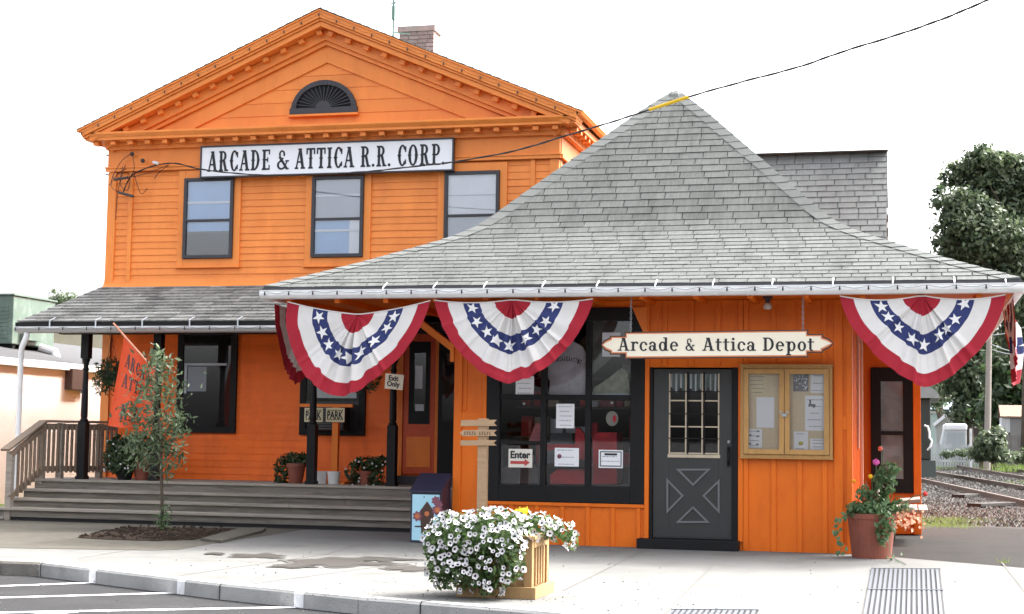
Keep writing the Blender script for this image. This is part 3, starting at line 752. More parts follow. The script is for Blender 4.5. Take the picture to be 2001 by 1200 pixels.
# wooden rear wing with its roof
wg = MB(); wg.box(-4.96, -.45, 27.3, 32.7, 0, 3.35); wg.prism([(-.46,27.3,3.35),(-.46,32.7,3.35),(-.46,30,6.55)], (-4.5,0,0)); wg.build('rear_wing_wall', m_trim, off)
rw = MB()
for s_ in (1,-1):
    rows = []
    for k in range(31):
        t = k/30; y = 30-s_*3.0*(1-t); z = 3.1+t*3.65
        a = (-4.96, y, z); b = (-.37, y, z); rows.append((a,b) if s_ > 0 else (b,a))
    shingle_rows(rw, rows, .34, .016)
rw.prism([(-.40,26.98,3.06),(-.40,30,6.72),(-.40,33.02,3.06),(-.40,32.9,2.98),(-.40,30,6.6),(-.40,27.1,2.98)], (-4.5,0,0))
rw.beam((-4.96,29.92,6.745),(-.36,29.92,6.745),.2,.015); 
rw.build('rear_wing_roof', mat('plain_grey_shingle', (.135,.14,.138), .9, .14, 30, .4, 260, isl=.08, dirt=(.085,.085,.085), dscale=1.0, damt=.6, stretch=(1,.3,.25), spec=.15), off)

# light string on the gable
def light_string(name, pts_list, label, step, sag=.025, bulb=.011, group='strings of small lights along the roof edges'):
    w = MB(); bl = MB(); first = pts_list[0][0]
    for A, B in pts_list:
        A, B = Vector(A), Vector(B); L_ = (B-A).length; n_ = max(1, int(L_/step)); prev = None
        for k in range(n_):
            a = A+(B-A)*(k/n_); b = A+(B-A)*((k+1)/n_); q = [a+(b-a)*(i/4)-Vector((0,0,sag*4*(i/4)*(1-i/4)*random.uniform(.6,1.2))) for i in range(5)]
            w.tube(q, .002, 4); bl.lathe(a.x, a.y-.006, [(bulb*.7,a.z-.002),(bulb*.8,a.z-.018),(bulb,a.z-.03),(bulb*.85,a.z-.042),(bulb*.2,a.z-.05)], 7)
    t = thing(name, Vector(first), label, 'light string', group)
    w.build('cable', m_wire, t); bl.split('bulb', m_frame, t)
    return t
light_string('light_string', [((-12.5,YC-.045,5.94),(RX,YC-.045,7.62)), ((RX,YC-.045,7.62),(-4.65,YC-.045,5.94))], 'string of small dark bulbs looped along the raking edges of the orange gable', .30)

# ================================================================== PORCH
YP, DZ = 20.94, .575
SX0, SX1 = -12.6, -6.25
po = thing('porch', (-9.4, 20.9, 0), 'grey shingled porch with black posts and weathered wooden steps along the orange building', 'porch')
dk = MB(); y = YP-.03
while y < YW: dk.box(SX0, -5.46, y, min(y+.135, YW), DZ-.035, DZ); y += .14
dk.build('deck', m_deckw, po)
MB().box(SX0+.02, -5.48, YP+.0, YP+.035, .15, DZ-.037).build('deck_skirt', m_riser, po)
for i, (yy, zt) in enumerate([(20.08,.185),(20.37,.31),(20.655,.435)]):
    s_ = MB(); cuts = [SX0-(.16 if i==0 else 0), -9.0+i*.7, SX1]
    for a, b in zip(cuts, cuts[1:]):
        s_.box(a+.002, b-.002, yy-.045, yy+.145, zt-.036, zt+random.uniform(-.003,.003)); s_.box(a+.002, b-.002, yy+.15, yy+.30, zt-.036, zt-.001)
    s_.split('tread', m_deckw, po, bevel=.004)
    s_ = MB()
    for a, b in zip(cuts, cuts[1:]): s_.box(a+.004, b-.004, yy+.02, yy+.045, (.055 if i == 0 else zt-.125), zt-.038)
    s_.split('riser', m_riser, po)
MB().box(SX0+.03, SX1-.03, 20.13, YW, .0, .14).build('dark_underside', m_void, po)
MB().box(SX1-.035, SX1, 20.12, YP, .02, .40).build('stringer', m_deckw, po)
# black turned posts
def post(x, y, z0, z1, par):
    m_ = MB(); h = z1-z0; s_ = .062
    m_.box(x-s_, x+s_, y-s_, y+s_, z0, z0+.85); m_.box(x-s_, x+s_, y-s_, y+s_, z1-.36, z1)
    pr_ = [(.058,z0+.85),(.064,z0+.87),(.045,z0+.90),(.052,z0+.93),(.05,z0+1.2),(.038,z1-.55),(.05,z1-.52),(.036,z1-.49),(.045,z1-.42),(.06,z1-.38),(.06,z1-.36)]
    m_.lathe(x, y, pr_, 16); m_.box(x-.075, x+.075, y-.075, y+.075, z0, z0+.05)
    return m_.build('porch_post', m_black, par, bevel=.003)
for px in (165, 307, 612, 768): post(P(px,800,21.05).x, 21.05, DZ, 2.72, po)
MB().box(-12.3, -6.0, 20.98, 21.12, 2.72, 2.82).build('porch_beam', m_black, po)
MB().box(-12.52, -5.2, 20.62, YW-.02, 2.822, 2.85).build('porch_ceiling', m_black, po)
# roof
E0, E1 = Vector((-12.72,20.52,2.87)), Vector((-7.0,20.52,2.87)); T0, T1 = Vector((-12.24,YW-.03,3.545)), Vector((-5.6,YW-.03,3.545))
rows = [(E0.lerp(T0,k/12), E1.lerp(T1,k/12)) for k in range(13)]
pr_ = MB(); shingle_rows(pr_, rows, .30, .012, .02)
pr_.build('porch_roof', m_shingle_dk, po)
pd = MB(); dn = Vector((0,0,-.012)); pd.prism([E0+dn,E1+dn,T1+dn,T0+dn], (0,0,-.03)); pd.build('roof_deck', m_black, po)
pe = MB(); pe.prism([E0+dn, T0+dn, Vector((-12.24,YW-.03,2.85)), Vector((-12.6,20.6,2.83))], (.03,0,0)); pe.build('end_board', m_black, po)
gt = MB(); gt.prism([(E0.x-.02,20.62,2.71),(E0.x-.02,20.5,2.72),(E0.x-.02,20.46,2.77),(E0.x-.02,20.47,2.80),(E0.x-.02,20.62,2.80)], (5.6,0,0)); gt.build('gutter', mat('dull_grey_gutter', (.42,.43,.43), .55, .12, 4, dirt=(.2,.2,.19), dscale=4, damt=.5), po, bevel=.003)
dg_ = MB(); dg_.box(E0.x-.01, E1.x, 20.49, 20.6, 2.803, 2.862); dg_.build('drip_edge', m_black, po)
hg = MB(); x = -12.15
while x < -7.6: hg.box(x-.009, x+.009, 20.455, 20.462, 2.76, 2.885); hg.beam((x,20.46,2.885),(x,20.62,2.945),.018,.004); x += .74
hg.split('gutter_hanger', m_blind_g, po)
dsx = P(37,800,20.6).x
ds = MB(); ds.tube([(P(52,665,20.55).x,20.55,2.73),(P(51,680,20.55).x,20.55,2.66),(dsx+.03,20.57,2.5),(dsx,20.6,2.42),(dsx,20.6,.95),(dsx-.0,20.6,.12),(dsx-.06,20.5,.05)], .043, 10)
ds.build('downspout', m_white, po, smooth=True)
light_string('light_string', [((-12.7,20.452,2.79),(-7.3,20.452,2.79))], 'string of small dark bulbs along the gutter of the porch roof', .37)
# railing at the left end
rl = thing('railing', (-12.5, 20.6, 0), 'weathered wooden railing at the left end of the porch steps', 'railing')
rx = -12.5
RA, RB = Vector((rx,20.97,0)), Vector((-11.93,22.08,0))
for (f, z0, z1) in [(None,.0,.98),(0,.5,1.40),(.25,.5,1.40),(.80,.5,1.40)]:
    q = Vector((rx,20.14,0)) if f is None else RA.lerp(RB,f); y = q.y
    MB().box(q.x-.045, q.x+.045, y-.045, y+.045, z0, z1).build('railing_post', m_deckw, rl, bevel=.004)
h_ = MB(); h_.beam((rx,19.98,1.0),(rx,20.99,1.425),.14,.035); h_.beam(RA+Vector((0,.02,1.424)), RB+Vector((.03,.02,1.424)), .14, .037); h_.build('handrail', m_rail, rl, bevel=.004)
h_ = MB(); h_.beam((rx+.03,20.1,.93),(rx+.03,20.95,1.32),.035,.08); h_.beam(RA+Vector((.03,.02,1.345)), RB+Vector((.03,-.04,1.345)), .036, .09)
h_.beam((rx+.03,20.1,.32),(rx+.03,20.95,.72),.035,.08); h_.beam(RA+Vector((.03,.02,.72)), RB+Vector((.03,-.04,.72)), .036, .08); h_.split('rail', m_rail, rl)
for k in range(7):
    y = 20.24+k*.105; t = (y-20.1)/.85; MB().box(rx+.05, rx+.082, y-.016, y+.016, .27+t*.4, .93+t*.39).build('baluster', m_rail, rl)
for k in range(16):
    f = (k+.6)/16
    if min(abs(f-.25), abs(f-.80)) < .03: continue
    q = RA.lerp(RB, f); MB().box(q.x+.05, q.x+.082, q.y-.016, q.y+.016, .66, 1.38).build('baluster', m_rail, rl)

# ================================================================== DEPOT
YD = 18.6
DL, DR = -5.43, -.67
dep = thing('depot', (-3.05, YD, 0), 'small orange depot with a flared grey hip roof and a black framed shop window', 'building')
ZT = 2.94
# window opening
ox0, ox1, oz0, oz1 = -4.86, -3.24, .71, 2.70
fx0, fx1, fz0, fz1 = -5.02, -3.07, .51, 2.86
dx0, dx1 = -3.01, -1.96   # door opening incl. jambs
w = MB()
T = .12
w.box(DL, fx0+.01, YD, YD+T, 0, ZT); w.box(fx0+.01, fx1-.01, YD, YD+T, 0, fz0+.01); w.box(fx0+.01, fx1-.01, YD, YD+T, fz1-.01, ZT)
w.box(fx1-.01, dx0, YD, YD+T, 0, ZT); w.box(dx0, dx1, YD, YD+T, 2.14, ZT); w.box(dx1, DR, YD, YD+T, 0, ZT)
w.box(DL, DL+T, YD+T, 26, 0, ZT); w.box(DR-T, DR, YD+T, 23.0, 0, ZT); w.box(DR-T, .13, 23.0, 23.1, 0, ZT)
w.box(.03, .13, 23.1, 25.4, 0, ZT); w.box(DR-T, .13, 25.4, 25.5, 0, ZT); w.box(DR-T, DR, 25.5, 26, 0, ZT); w.box(DL, DR, 26, 26.1, 0, ZT)
w.build('wall', m_batten, dep)
# battens and boards
bt = MB()
for px in (1457.5, 1512, 1563): x = P(px,980,YD).x; bt.box(x-.028, x+.028, YD-.022, YD, .0, ZT)
for px in (1300, 1352, 1404): x = P(px,630,YD).x; bt.box(x-.028, x+.028, YD-.022, YD, 2.16, ZT)
x = P(1612,980,YD).x; bt.box(x-.028, x+.028, YD-.022, YD, 0, ZT)
for px in (960, 999, 1049, 1099, 1149, 1198, 1248): x = P(px,1020,YD).x; bt.box(x-.024, x+.024, YD-.02, YD, 0, fz0-.045)
y = YD+.5
while y < 23: bt.box(DR, DR+.022, y-.028, y+.028, 0, ZT); y += .36
y = YD+.5
while y < 22.2: bt.box(DL-.022, DL, y-.028, y+.028, 0, ZT); y += .36
bt.split('batten', m_batten, dep, bevel=.003)
tr = MB()
tr.box(fx0, fx1, YD-.03, YD, fz0-.045, fz0-.005)
# left and right pilasters with raised stiles
for xa, xb in ((DL-.01, fx0-.005), (P(1618,900,YD).x+.07, DR+.012)):
    tr.box(xa, xa+.10, YD-.026, YD, 0, ZT); tr.box(xb-.05, xb, YD-.026, YD, 0, ZT)
    tr.box(xa+.10, xb-.05, YD-.024, YD, 1.42, 1.58); tr.box(xa+.10, xb-.05, YD-.024, YD, 0, .10)
    tr.box(xa+.13, xa+.16, YD-.016, YD, 1.6, ZT)
tr.box(fx1+.004, dx0-.004, YD-.03, YD, .1, ZT); tr.box(dx1+.004, dx1+.06, YD-.03, YD, .1, ZT)
tr.box(DR, DR+.026, YD-.01, YD+.12, 0, ZT)
tr.split('trim_board', m_batten, dep, bevel=.004)
wb = MB()   # track side wall edges, sunlight put into their pale colour
wb.box(DR+.026, DR+.05, 20.4, 20.52, 1.2, 2.75); wb.box(DR+.026, DR+.06, 21.6, 21.72, .5, 2.75)
wb.split('sunlit_edge_board', mat('sunlit_pink_edge', (.55,.33,.25), .6, .15, 4), dep)
# orange knee braces under the eave
br = MB()
br.beam((DL-.02,YD-.02,2.36),(DL-.62,YD-.02,2.80),.08,.10,(0,1,0)); br.box(DL-.06, DL-.012, YD-.06, YD+.02, 2.2, 2.9)
br.prism([(fx1+.02,YD-.035,fz1+.0),(fx1-.16,YD-.035,fz1+.0),(fx1-.10,YD-.035,fz1-.13),(fx1-.02,YD-.035,fz1-.30),(fx1+.02,YD-.035,fz1-.36)], (0,.02,0))
br.split('knee_brace', m_trim, dep)
# display window
fr = MB()
fr.box(fx0, ox0, YD-.03, YD+.1, fz0, fz1); fr.box(ox1, fx1, YD-.03, YD+.1, fz0, fz1); fr.box(ox0, ox1, YD-.03, YD+.1, fz0, oz0); fr.box(ox0, ox1, YD-.03, YD+.1, oz1, fz1)
dw = fr.build('display_window', m_black, dep, bevel=.006)
mu = MB()
xm1, xm2 = P(1062,800,YD).x, P(1149,800,YD).x; zr = P(1100,776.5,YD).z; zr2 = P(1020,865,YD).z
for x in (xm1, xm2): mu.box(x-.033, x+.033, YD-.015, YD+.08, oz0, oz1)
mu.box(ox0, xm1-.033, YD-.012, YD+.078, zr-.033, zr+.033); mu.box(xm1+.033, xm2-.033, YD-.012, YD+.078, zr-.033, zr+.033); mu.box(xm2+.033, ox1, YD-.012, YD+.078, zr-.033, zr+.033)
mu.box(ox0, xm1-.033, YD-.012, YD+.078, zr2-.022, zr2+.022)
mu.split('mullion', m_black, dw, bevel=.004)
for xa, xb, za, zb in [(ox0,xm1-.033,zr+.033,oz1),(xm1+.033,xm2-.033,zr+.033,oz1),(xm2+.033,ox1,zr+.033,oz1),(ox0,xm1-.033,zr2+.022,zr-.033),(ox0,xm1-.033,oz0,zr2-.022),(xm1+.033,xm2-.033,oz0,zr-.033),(xm2+.033,ox1,oz0,zr-.033)]:
    MB().box(xa, xb, YD+.03, YD+.034, za, zb).build('pane', m_shop, dw)
pl = MB()   # sheet plastic edges and painted reflection lines in the shop panes
for xa, xb in ((ox0+.02,xm1-.05),(xm2+.05,ox1-.02)):
    pl.box(xa, xa+.006, YD+.04, YD+.043, oz0+.02, zr2-.04); pl.box(xb-.006, xb, YD+.04, YD+.043, oz0+.02, zr2-.04); pl.box(xa, xb, YD+.04, YD+.043, oz0+.015, oz0+.02)
pl.box(xm2+.06, ox1-.03, YD+.04, YD+.043, zr-.05, zr-.046)
pl.split('edging_and_reflection', m_grey, dw)
# shop interior shell
si = MB()
si.box(fx0-.2, dx1+.3, 20.6, 20.64, 0, ZT); si.box(fx0-.24, fx0-.2, YD+T, 20.6, 0, ZT); si.box(dx1+.3, dx1+.34, YD+T, 20.6, 0, ZT)
si.box(fx0-.2, dx1+.3, YD+T, 20.6, .02, .06); si.box(fx0-.2, dx1+.3, YD+T, 20.6, ZT-.06, ZT-.02)
si.build('shop_interior', m_dark, dep)

# door
dr0, dr1 = P(1276,850,YD).x, P(1430,850,YD).x
jb = MB(); jb.box(dx0, dr0-.004, YD-.01, YD+.09, .1, 2.14); jb.box(dr1+.004, dx1, YD-.01, YD+.09, .1, 2.14); jb.build('door_jamb', m_black, dep, bevel=.004)
lz0, lz1 = P(1356,888,YD).z, P(1356,730,YD).z; lx0, lx1 = P(1308,800,YD).x, P(1404,800,YD).x
dm = MB(); YF = YD+.02
dm.box(dr0, lx0, YF, YF+.05, .12, 2.12); dm.box(lx1, dr1, YF, YF+.05, .12, 2.12); dm.box(lx0, lx1, YF, YF+.05, .12, lz0); dm.box(lx0, lx1, YF, YF+.05, lz1, 2.12)
door = dm.build('door', m_char, dep, bevel=.003)
MB().box(lx0, lx1, YF+.025, YF+.028, lz0, lz1).build('pane', m_shop, door)
gr = MB()
for k in range(4): x = lx0+(lx1-lx0)*k/3; gr.box(x-.008, x+.008, YF-.004, YF+.012, lz0, lz1)
for q in (783,834,886): z = P(1356,q,YD).z; gr.box(lx0+.008, lx1-.008, YF-.002, YF+.01, z-.008, z+.008)
gr.box(lx0-.02, lx1+.02, YF-.012, YF, lz0-.04, lz0-.002)
gr.build('glazing_bar', mat('tan_glazing_bar', (.44,.37,.27), .55, .15, 8), door)
gk = MB()  # black bars painting the shadows of the tan glazing bars
for k in range(1,3): x = lx0+(lx1-lx0)*k/3+.016; gk.box(x, x+.016, YF-.01, YF+.0, lz0-.05, lz1+.02)
for q in (765,809,857): z = P(1356,q,YD).z; gk.box(lx0-.01, lx1+.01, YF-.008, YF-.0, z-.006, z+.006)
gk.split('grille_shadow', m_black, door)
# striped valance behind the door glass
va_ = MB(); vb_ = MB(); n_ = 30
for k in range(n_):
    xa = lx0+(lx1-lx0)*k/n_; xb = lx0+(lx1-lx0)*(k+1)/n_; yy = YF+.07+.012*math.sin(k*1.9)
    zb = lz1-.16-.06*abs(math.sin(k*.55)); (va_ if (k % 3) else vb_).add([(xa,yy,zb),(xb,YF+.07+.012*math.sin((k+1)*1.9),zb),(xb,YF+.07+.012*math.sin((k+1)*1.9),lz1),(xa,yy,lz1)], [(0,1,2,3)])
va_.build('valance', mat('green_valance', (.10,.16,.14), .8, .3, 20), door); vb_.build('valance_stripe', m_blind, door)
# raised triangles
def triangle(mb, pts, w, y0, y1):
    c = [Vector((P(x,z_,YD).x, 0, P(x,z_,YD).z)) for x, z_ in pts]; ce = (c[0]+c[1]+c[2])/3
    ins = []
    for i in range(3):
        a, b, d = c[i-1], c[i], c[(i+1)%3]; e1 = (a-b).normalized(); e2 = (d-b).normalized(); bis = (e1+e2).normalized(); sn = math.sqrt((1-e1.dot(e2))/2); ins.append(b+bis*(w/sn))
    for i in range(3):
        j_ = (i+1) % 3; q = [c[i], c[j_], ins[j_], ins[i]]; mb.prism([Vector((p.x, y0, p.z)) for p in q], (0, y1-y0, 0))
tm = MB()
for t_ in [((1320,916),(1389,916),(1354,950)), ((1302,934),(1336,969),(1302,1004)), ((1406,936),(1372,969),(1406,1004)), ((1354,989),(1387,1022),(1320,1022))]:
    triangle(tm, t_, .022, YF-.014, YF)
tm.build('door_moulding', m_grey, door)
MB().box(dr0+.03, dr1-.03, YF-.006, YF, .14, .25).build('kick_plate', m_char, door)
hd = MB(); hx = P(1424,880,YD).x; hd.box(hx-.022, hx+.022, YF-.012, YF, P(1424,912,YD).z, P(1424,872,YD).z); hd.tube([(hx,YF-.01,P(1424,876,YD).z),(hx,YF-.06,P(1424,882,YD).z),(hx,YF-.06,P(1424,900,YD).z),(hx,YF-.01,P(1424,907,YD).z)], .009, 8)
hd.build('handle', m_black, door)
MB().lathe(hx, YF-.01, [(.003,P(1424,867,YD).z),(.018,P(1424,866,YD).z),(.018,P(1424,861,YD).z),(.003,P(1424,860,YD).z)], 12).build('lock', m_metal, door)
th = MB(); th.box(P(1249,1060,YD).x, P(1446,1060,YD).x, YD-.20, YD+.1, 0, .115); th.build('threshold', m_black, dep, bevel=.006)

# bay window on the track side
a = P(1701,718,22.95); b = P(1785,964,22.95)
g0, g1, g2, g3 = P(1721,745,22.95), P(1765,843,22.95), P(1721,850,22.95), P(1765,936,22.95)
bw = MB(); bw.box(a.x, g0.x, 22.94, 23.0, b.z, a.z); bw.box(g1.x, b.x, 22.94, 23.0, b.z, a.z); bw.box(g0.x, g1.x, 22.94, 23.0, g0.z, a.z); bw.box(g0.x, g1.x, 22.94, 23.0, g2.z, g1.z); bw.box(g0.x, g1.x, 22.94, 23.0, b.z, g3.z)
bwo = bw.build('bay_window', m_black, dep, bevel=.005)
MB().box(g0.x, g1.x, 22.99, 22.998, g1.z, g0.z).build('blind_or_reflection', mat('cool_grey_blind', (.50,.62,.66), .7, .3, 5), bwo); MB().box(g0.x, g1.x, 22.99, 22.998, g3.z, g2.z).build('blind_or_reflection', mat('pinkish_blind', (.50,.52,.54), .7, .35, 3), bwo)
MB().box(g0.x, g1.x, 22.97, 22.973, g1.z, g0.z).build('pane', m_shop, bwo); MB().box(g0.x, g1.x, 22.97, 22.973, g3.z, g2.z).build('pane', m_shop, bwo)
bb = MB(); bb.box(b.x+.005, .15, 22.93, 23.0, 0, ZT); bb.box(-.6, b.x+.004, 22.96, 23.0, 1.3, 1.36) if False else None
bb.build('bay_corner_board', m_batten, dep, bevel=.004)

# roof ---------------------------------------------------------------
EL, ER, EF = -7.62, 1.17, 17.70
xc = (EL+ER)/2; HW = (ER-EL)/2; AY = EF+HW; EBk = EF+2*HW
PROF = [(0,3.055),(.04,3.13),(.10,3.235),(.20,3.42),(.30,3.62),(.38,3.78),(.44,3.92),(.49,4.08),(.54,4.30),(.60,4.57),(.70,5.01),(.80,5.45),(.90,5.89),(.975,6.19)]
def zprof(t):
    for (a, za), (b, zb) in zip(PROF, PROF[1:]):
        if t <= b: return za+(zb-za)*(t-a)/(b-a)
    return PROF[-1][1]
ts = [0.0]; acc = 0; t = 0; pz = zprof(0); EXPO = .148
while t < .975:
    t2 = t+.001; z2 = zprof(t2); acc += math.hypot(.001*HW, z2-pz); pz = z2; t = t2
    if acc >= EXPO: ts.append(t); acc = 0
ts.append(.975)
def corner(ix, iy, t):
    x = (EL if ix == 0 else ER); y = (EF if iy == 0 else EBk); return Vector((x+(xc-x)*t, y+(AY-y)*t, zprof(t)))
ro = MB()
faces_ = [((0,0),(1,0)), ((1,0),(1,1)), ((1,1),(0,1)), ((0,1),(0,0))]
for ca, cb_ in faces_:
    rows = [(corner(*ca,t), corner(*cb_,t)) for t in ts]
    shingle_rows(ro, rows, .325, .011, .010, skip=lambda q: q.y > YW-.05 and q.x < WR+.05)
roof = ro.build('roof', m_shingle, dep)
rd_ = MB()
for ca, cb_ in faces_:
    for t0, t1 in zip([p[0] for p in PROF], [p[0] for p in PROF][1:]):
        dz = Vector((0,0,-.012)); rd_.add([corner(*ca,t0)+dz, corner(*cb_,t0)+dz, corner(*cb_,t1)+dz, corner(*ca,t1)+dz], [(0,1,2,3)])
rd_.build('roof_deck', m_void, dep)
hc = MB()
for ix, iy in ((0,0),(1,0),(1,1),(0,1)):
    tt = 0.0
    while tt < .96:
        # step about .2 m along the hip
        p = corner(ix,iy,tt); t2 = tt
        while (corner(ix,iy,t2)-p).length < .19 and t2 < .975: t2 += .002
        q = corner(ix,iy,min(t2+.012,.975))
        sx = 1 if ix == 0 else -1; sy = 1 if iy == 0 else -1
        wv = .185
        zf = lambda P_: zprof(max(0,min(.975,P_)))
        # two wings: along the front/back slope (x direction) and the side slope (y direction)
        l0 = Vector((0,0,.030+random.uniform(0,.004))); l1 = Vector((0,0,.019))
        a1, a2 = p+Vector((sx*wv,0,-.012)), q+Vector((sx*wv,0,-.012)); b1, b2 = p+Vector((0,sy*wv,-.012)), q+Vector((0,sy*wv,-.012))
        if not (p.y > YW-.1 and p.x < WR+.1):
            hc.add([p+l0, q+l1, a2+l1, a1+l0, b2+l1, b1+l0, p+l0*.2, a1+l0*.2, b1+l0*.2], [(0,1,2,3),(0,5,4,1),(6,0,3,7),(6,8,5,0)])
        tt = t2
hc.lathe(xc, AY, [(.20,6.12),(.15,6.205),(.09,6.255),(.04,6.27),(.01,6.275)], 10)
hc.build('hip_cap', m_cap, dep)
so_ = MB(); so_.box(EL+.06, ER-.06, EF+.06, YW-.03, ZT+.005, ZT+.03); so_.box(WR+.06, ER-.06, YW-.03, EBk-.06, ZT+.005, ZT+.03); so_.build('soffit', m_batten, dep)
rfm = MB(); x = EL+.3
while x < ER-.1:
    if not (DL-.0 < x < DR): rfm.box(x-.03, x+.03, EF+.08, (22.1 if x < DL else 22.9), ZT-.07, ZT+.004)
    else: rfm.box(x-.03, x+.03, EF+.08, YD-.005, ZT-.05, ZT+.004)
    x += .62
rfm.split('rafter', m_batten, dep)
gu = MB(); prof = [(EF+.06,2.915),(EF-.03,2.92),(EF-.065,2.955),(EF-.07,2.985),(EF-.062,2.995),(EF-.07,3.018),(EF+.06,3.018)]
gu.prism([(EL-.03,y,z) for y,z in prof], (ER-EL+.06,0,0))
gp2 = [(ER-.06,2.916),(ER+.03,2.921),(ER+.065,2.955),(ER+.07,3.017),(ER-.06,3.017)]
gu.prism([(x,EF+.062,z) for x,z in gp2], (0,8.6,0))
gp3 = [(EL+.06,2.916),(EL-.03,2.921),(EL-.065,2.955),(EL-.07,3.017),(EL+.06,3.017)]
gu.prism([(x,EF+.062,z) for x,z in gp3], (0,YW-EF-.12,0))
gu.build('gutter', m_white, dep, bevel=.002)
de_ = MB(); de_.box(EL, ER, EF-.03, EF+.04, 3.022, 3.052); de_.box(ER-.04, ER+.03, EF+.045, EBk, 3.022, 3.052); de_.build('drip_edge', m_frame, dep)
for px in (752, 850, 948, 1062, 1168, 1282, 1394, 1510, 1628, 1745, 1865, 1965):
    x = P(px,556,EF).x; h_ = MB(); h_.box(x-.007, x+.007, EF-.076, EF-.071, 2.96, 3.03); h_.beam((x,EF-.073,3.03),(x,EF+.09,3.11),.014,.004)
    h_.build('gutter_hanger', m_white, dep)
light_string('light_string', [((EL+.05,EF-.08,3.0),(ER-.05,EF-.08,3.0))], 'string of small dark bulbs along the white gutter of the depot', .305)
# lamp under the eave
lp = thing('eave_lamp', P(1500,590,18.2)+Vector((0,0,0)), 'small dusty floodlight bulb under the depot eave', 'lamp')
q = P(1500,588,18.2); l_ = MB(); l_.lathe(q.x, q.y, [(.06,ZT-.0),(.06,ZT-.02),(.025,ZT-.025),(.03,ZT-.07)], 14); l_.build('socket', m_frame, lp)
MB().lathe(q.x, q.y, [(.03,ZT-.07),(.05,ZT-.11),(.045,ZT-.14),(.01,ZT-.15)], 14).build('bulb', mat('frosted_bulb', (.4,.37,.33), .4, .1, 5), lp, smooth=True)

# ---------------------------------------------------------------- shop window contents
def sheet(name, px0, py0, px1, py1, Y, m, label, cat='paper', lines=0, group=None, tilt=0, th=.002):
    a, b = P(px0,py0,Y), P(px1,py1,Y)
    t = thing(name, (a.x/2+b.x/2, Y, b.z), label, cat, group)
    dx = tilt*(a.z-b.z)
    MB().prism([(a.x,Y,b.z),(b.x,Y,b.z+tilt*.1),(b.x+dx,Y,a.z+tilt*.1),(a.x+dx,Y,a.z)], (0,th,0)).build('sheet', m, t)
    if lines:
        l_ = MB(); h = (a.z-b.z); w_ = b.x-a.x
        for k in range(lines):
            z = a.z-h*(.12+.76*k/max(1,lines-1)); f0 = random.uniform(.1,.25); f1 = random.uniform(.7,.9); x = a.x+w_*f0
            while x < a.x+w_*f1:
                x2 = min(x+w_*random.uniform(.05,.14), a.x+w_*f1); l_.box(x, x2, Y-.0012, Y-.0004, z-.004, z+.004); x = x2+w_*.03
        l_.build('printing', m_print, t)
    return t, a, b
YG = YD+.027
sheet('notice', 1008, 735, 1043, 773, YG, m_paper, 'white notice sheet half hidden behind the bunting in the upper left shop pane', lines=4)
sheet('notice', 1087, 789, 1122, 837, YG, m_paper, 'upright white notice at the centre of the shop window below the shirt', lines=5)
sheet('notice', 1177, 650, 1212, 697, YG, m_blind_g, 'grey sheet behind the left tip of the hanging depot sign')
t, a, b = sheet('enter_sign', 994, 877, 1040, 914, YD-.006, mat('cream_card', (.68,.65,.58), .6, .04, 6), 'cream sign reading Enter with a red arrow in the lower left shop pane', 'sign')
font_text('Enter', (a.x+.025, YD-.0065, a.z-.115), XD, ZD, .09, FR, width=b.x-a.x-.05, off=.035, th=.003).build('lettering', m_ink, t)
w_ = b.x-a.x; zc = b.z+.06
MB().prism([(a.x+.025,YD-.0065,zc-.018),(a.x+w_*.68,YD-.0065,zc-.018),(a.x+w_*.68,YD-.0065,zc-.045),(b.x-.03,YD-.0065,zc),(a.x+w_*.68,YD-.0065,zc+.045),(a.x+w_*.68,YD-.0065,zc+.018),(a.x+.025,YD-.0065,zc+.018)], (0,-.003,0)).build('arrow', mat('faded_red_ink', (.45,.06,.055), .6, .1, 8), t)
t, a, b = sheet('notice', 1084, 875, 1131, 912, YG, m_paper, 'landscape white sheet with a small pink picture in the lower middle shop pane', lines=3)
MB().ball((a.x+.06,YG-.002,(a.z+b.z)/2+.01), .028, 8, 5).build('picture', m_mauve, t)
t, a, b = sheet('notice', 1170, 879, 1217, 915, YG, m_paper, 'white certificate with a dark patterned border in the lower right shop pane', lines=4)
m_ = MB(); frame_boxes(m_, a.x+.015, b.x-.015, b.z+.015, a.z-.015, .014, YG-.002, YG-.0005); m_.build('border', m_grey, t)
m_ = MB(); m_.box(a.x+.07, b.x-.07, YG-.003, YG-.002, a.z-.065, a.z-.04); m_.build('heading', m_ink, t)
# shirt
def pxpoly(pts, Y): return [P(x,y,Y) for x, y in pts]
t = thing('t_shirt', P(1108,775,YD+.12), 'pale grey T-shirt with dark arched lettering hanging in the top middle shop pane', 'shirt')
sh = [(1072,772),(1074,745),(1069,735),(1068,716),(1078,690),(1100,668),(1112,664),(1122,668),(1138,677),(1146,692),(1147,775)]
MB().prism(pxpoly(sh,YD+.12), (0,.04,0)).build('cloth', mat('grey_shirt_cloth', (.66,.62,.66), .85, .25, 6, .5, 12), t, bevel=.01)
m_ = MB()
for i, (c, x, y, an) in enumerate([(c_, 1086+k*4.15, 703-3.2*math.sin(math.pi*k/11)+k*.35, .35-.7*k/11) for k, c_ in enumerate('ARCADE&ATTICA'[:12])]):
    p = P(x,y+4,YD+.117); xd_ = Vector((math.cos(an),0,math.sin(an))); zd_ = Vector((-math.sin(an),0,math.cos(an)))
    font_text(c, p, xd_, zd_, .055, FR, width=.02, off=.03, th=.002, mb=m_)
m_.build('lettering', m_ink, t)
t = thing('green_garment', P(1195,775,YD+.14), 'dull green printed garment draped in the top right shop pane', 'shirt')
MB().prism(pxpoly([(1156,772),(1160,757),(1180,745),(1196,733),(1209,722),(1216,718),(1228,728),(1231,772)],YD+.14), (0,.06,0)).build('cloth', mat('dull_green_cloth', (.36,.38,.28), .85, .4, 12, .7, 14), t, bevel=.015)
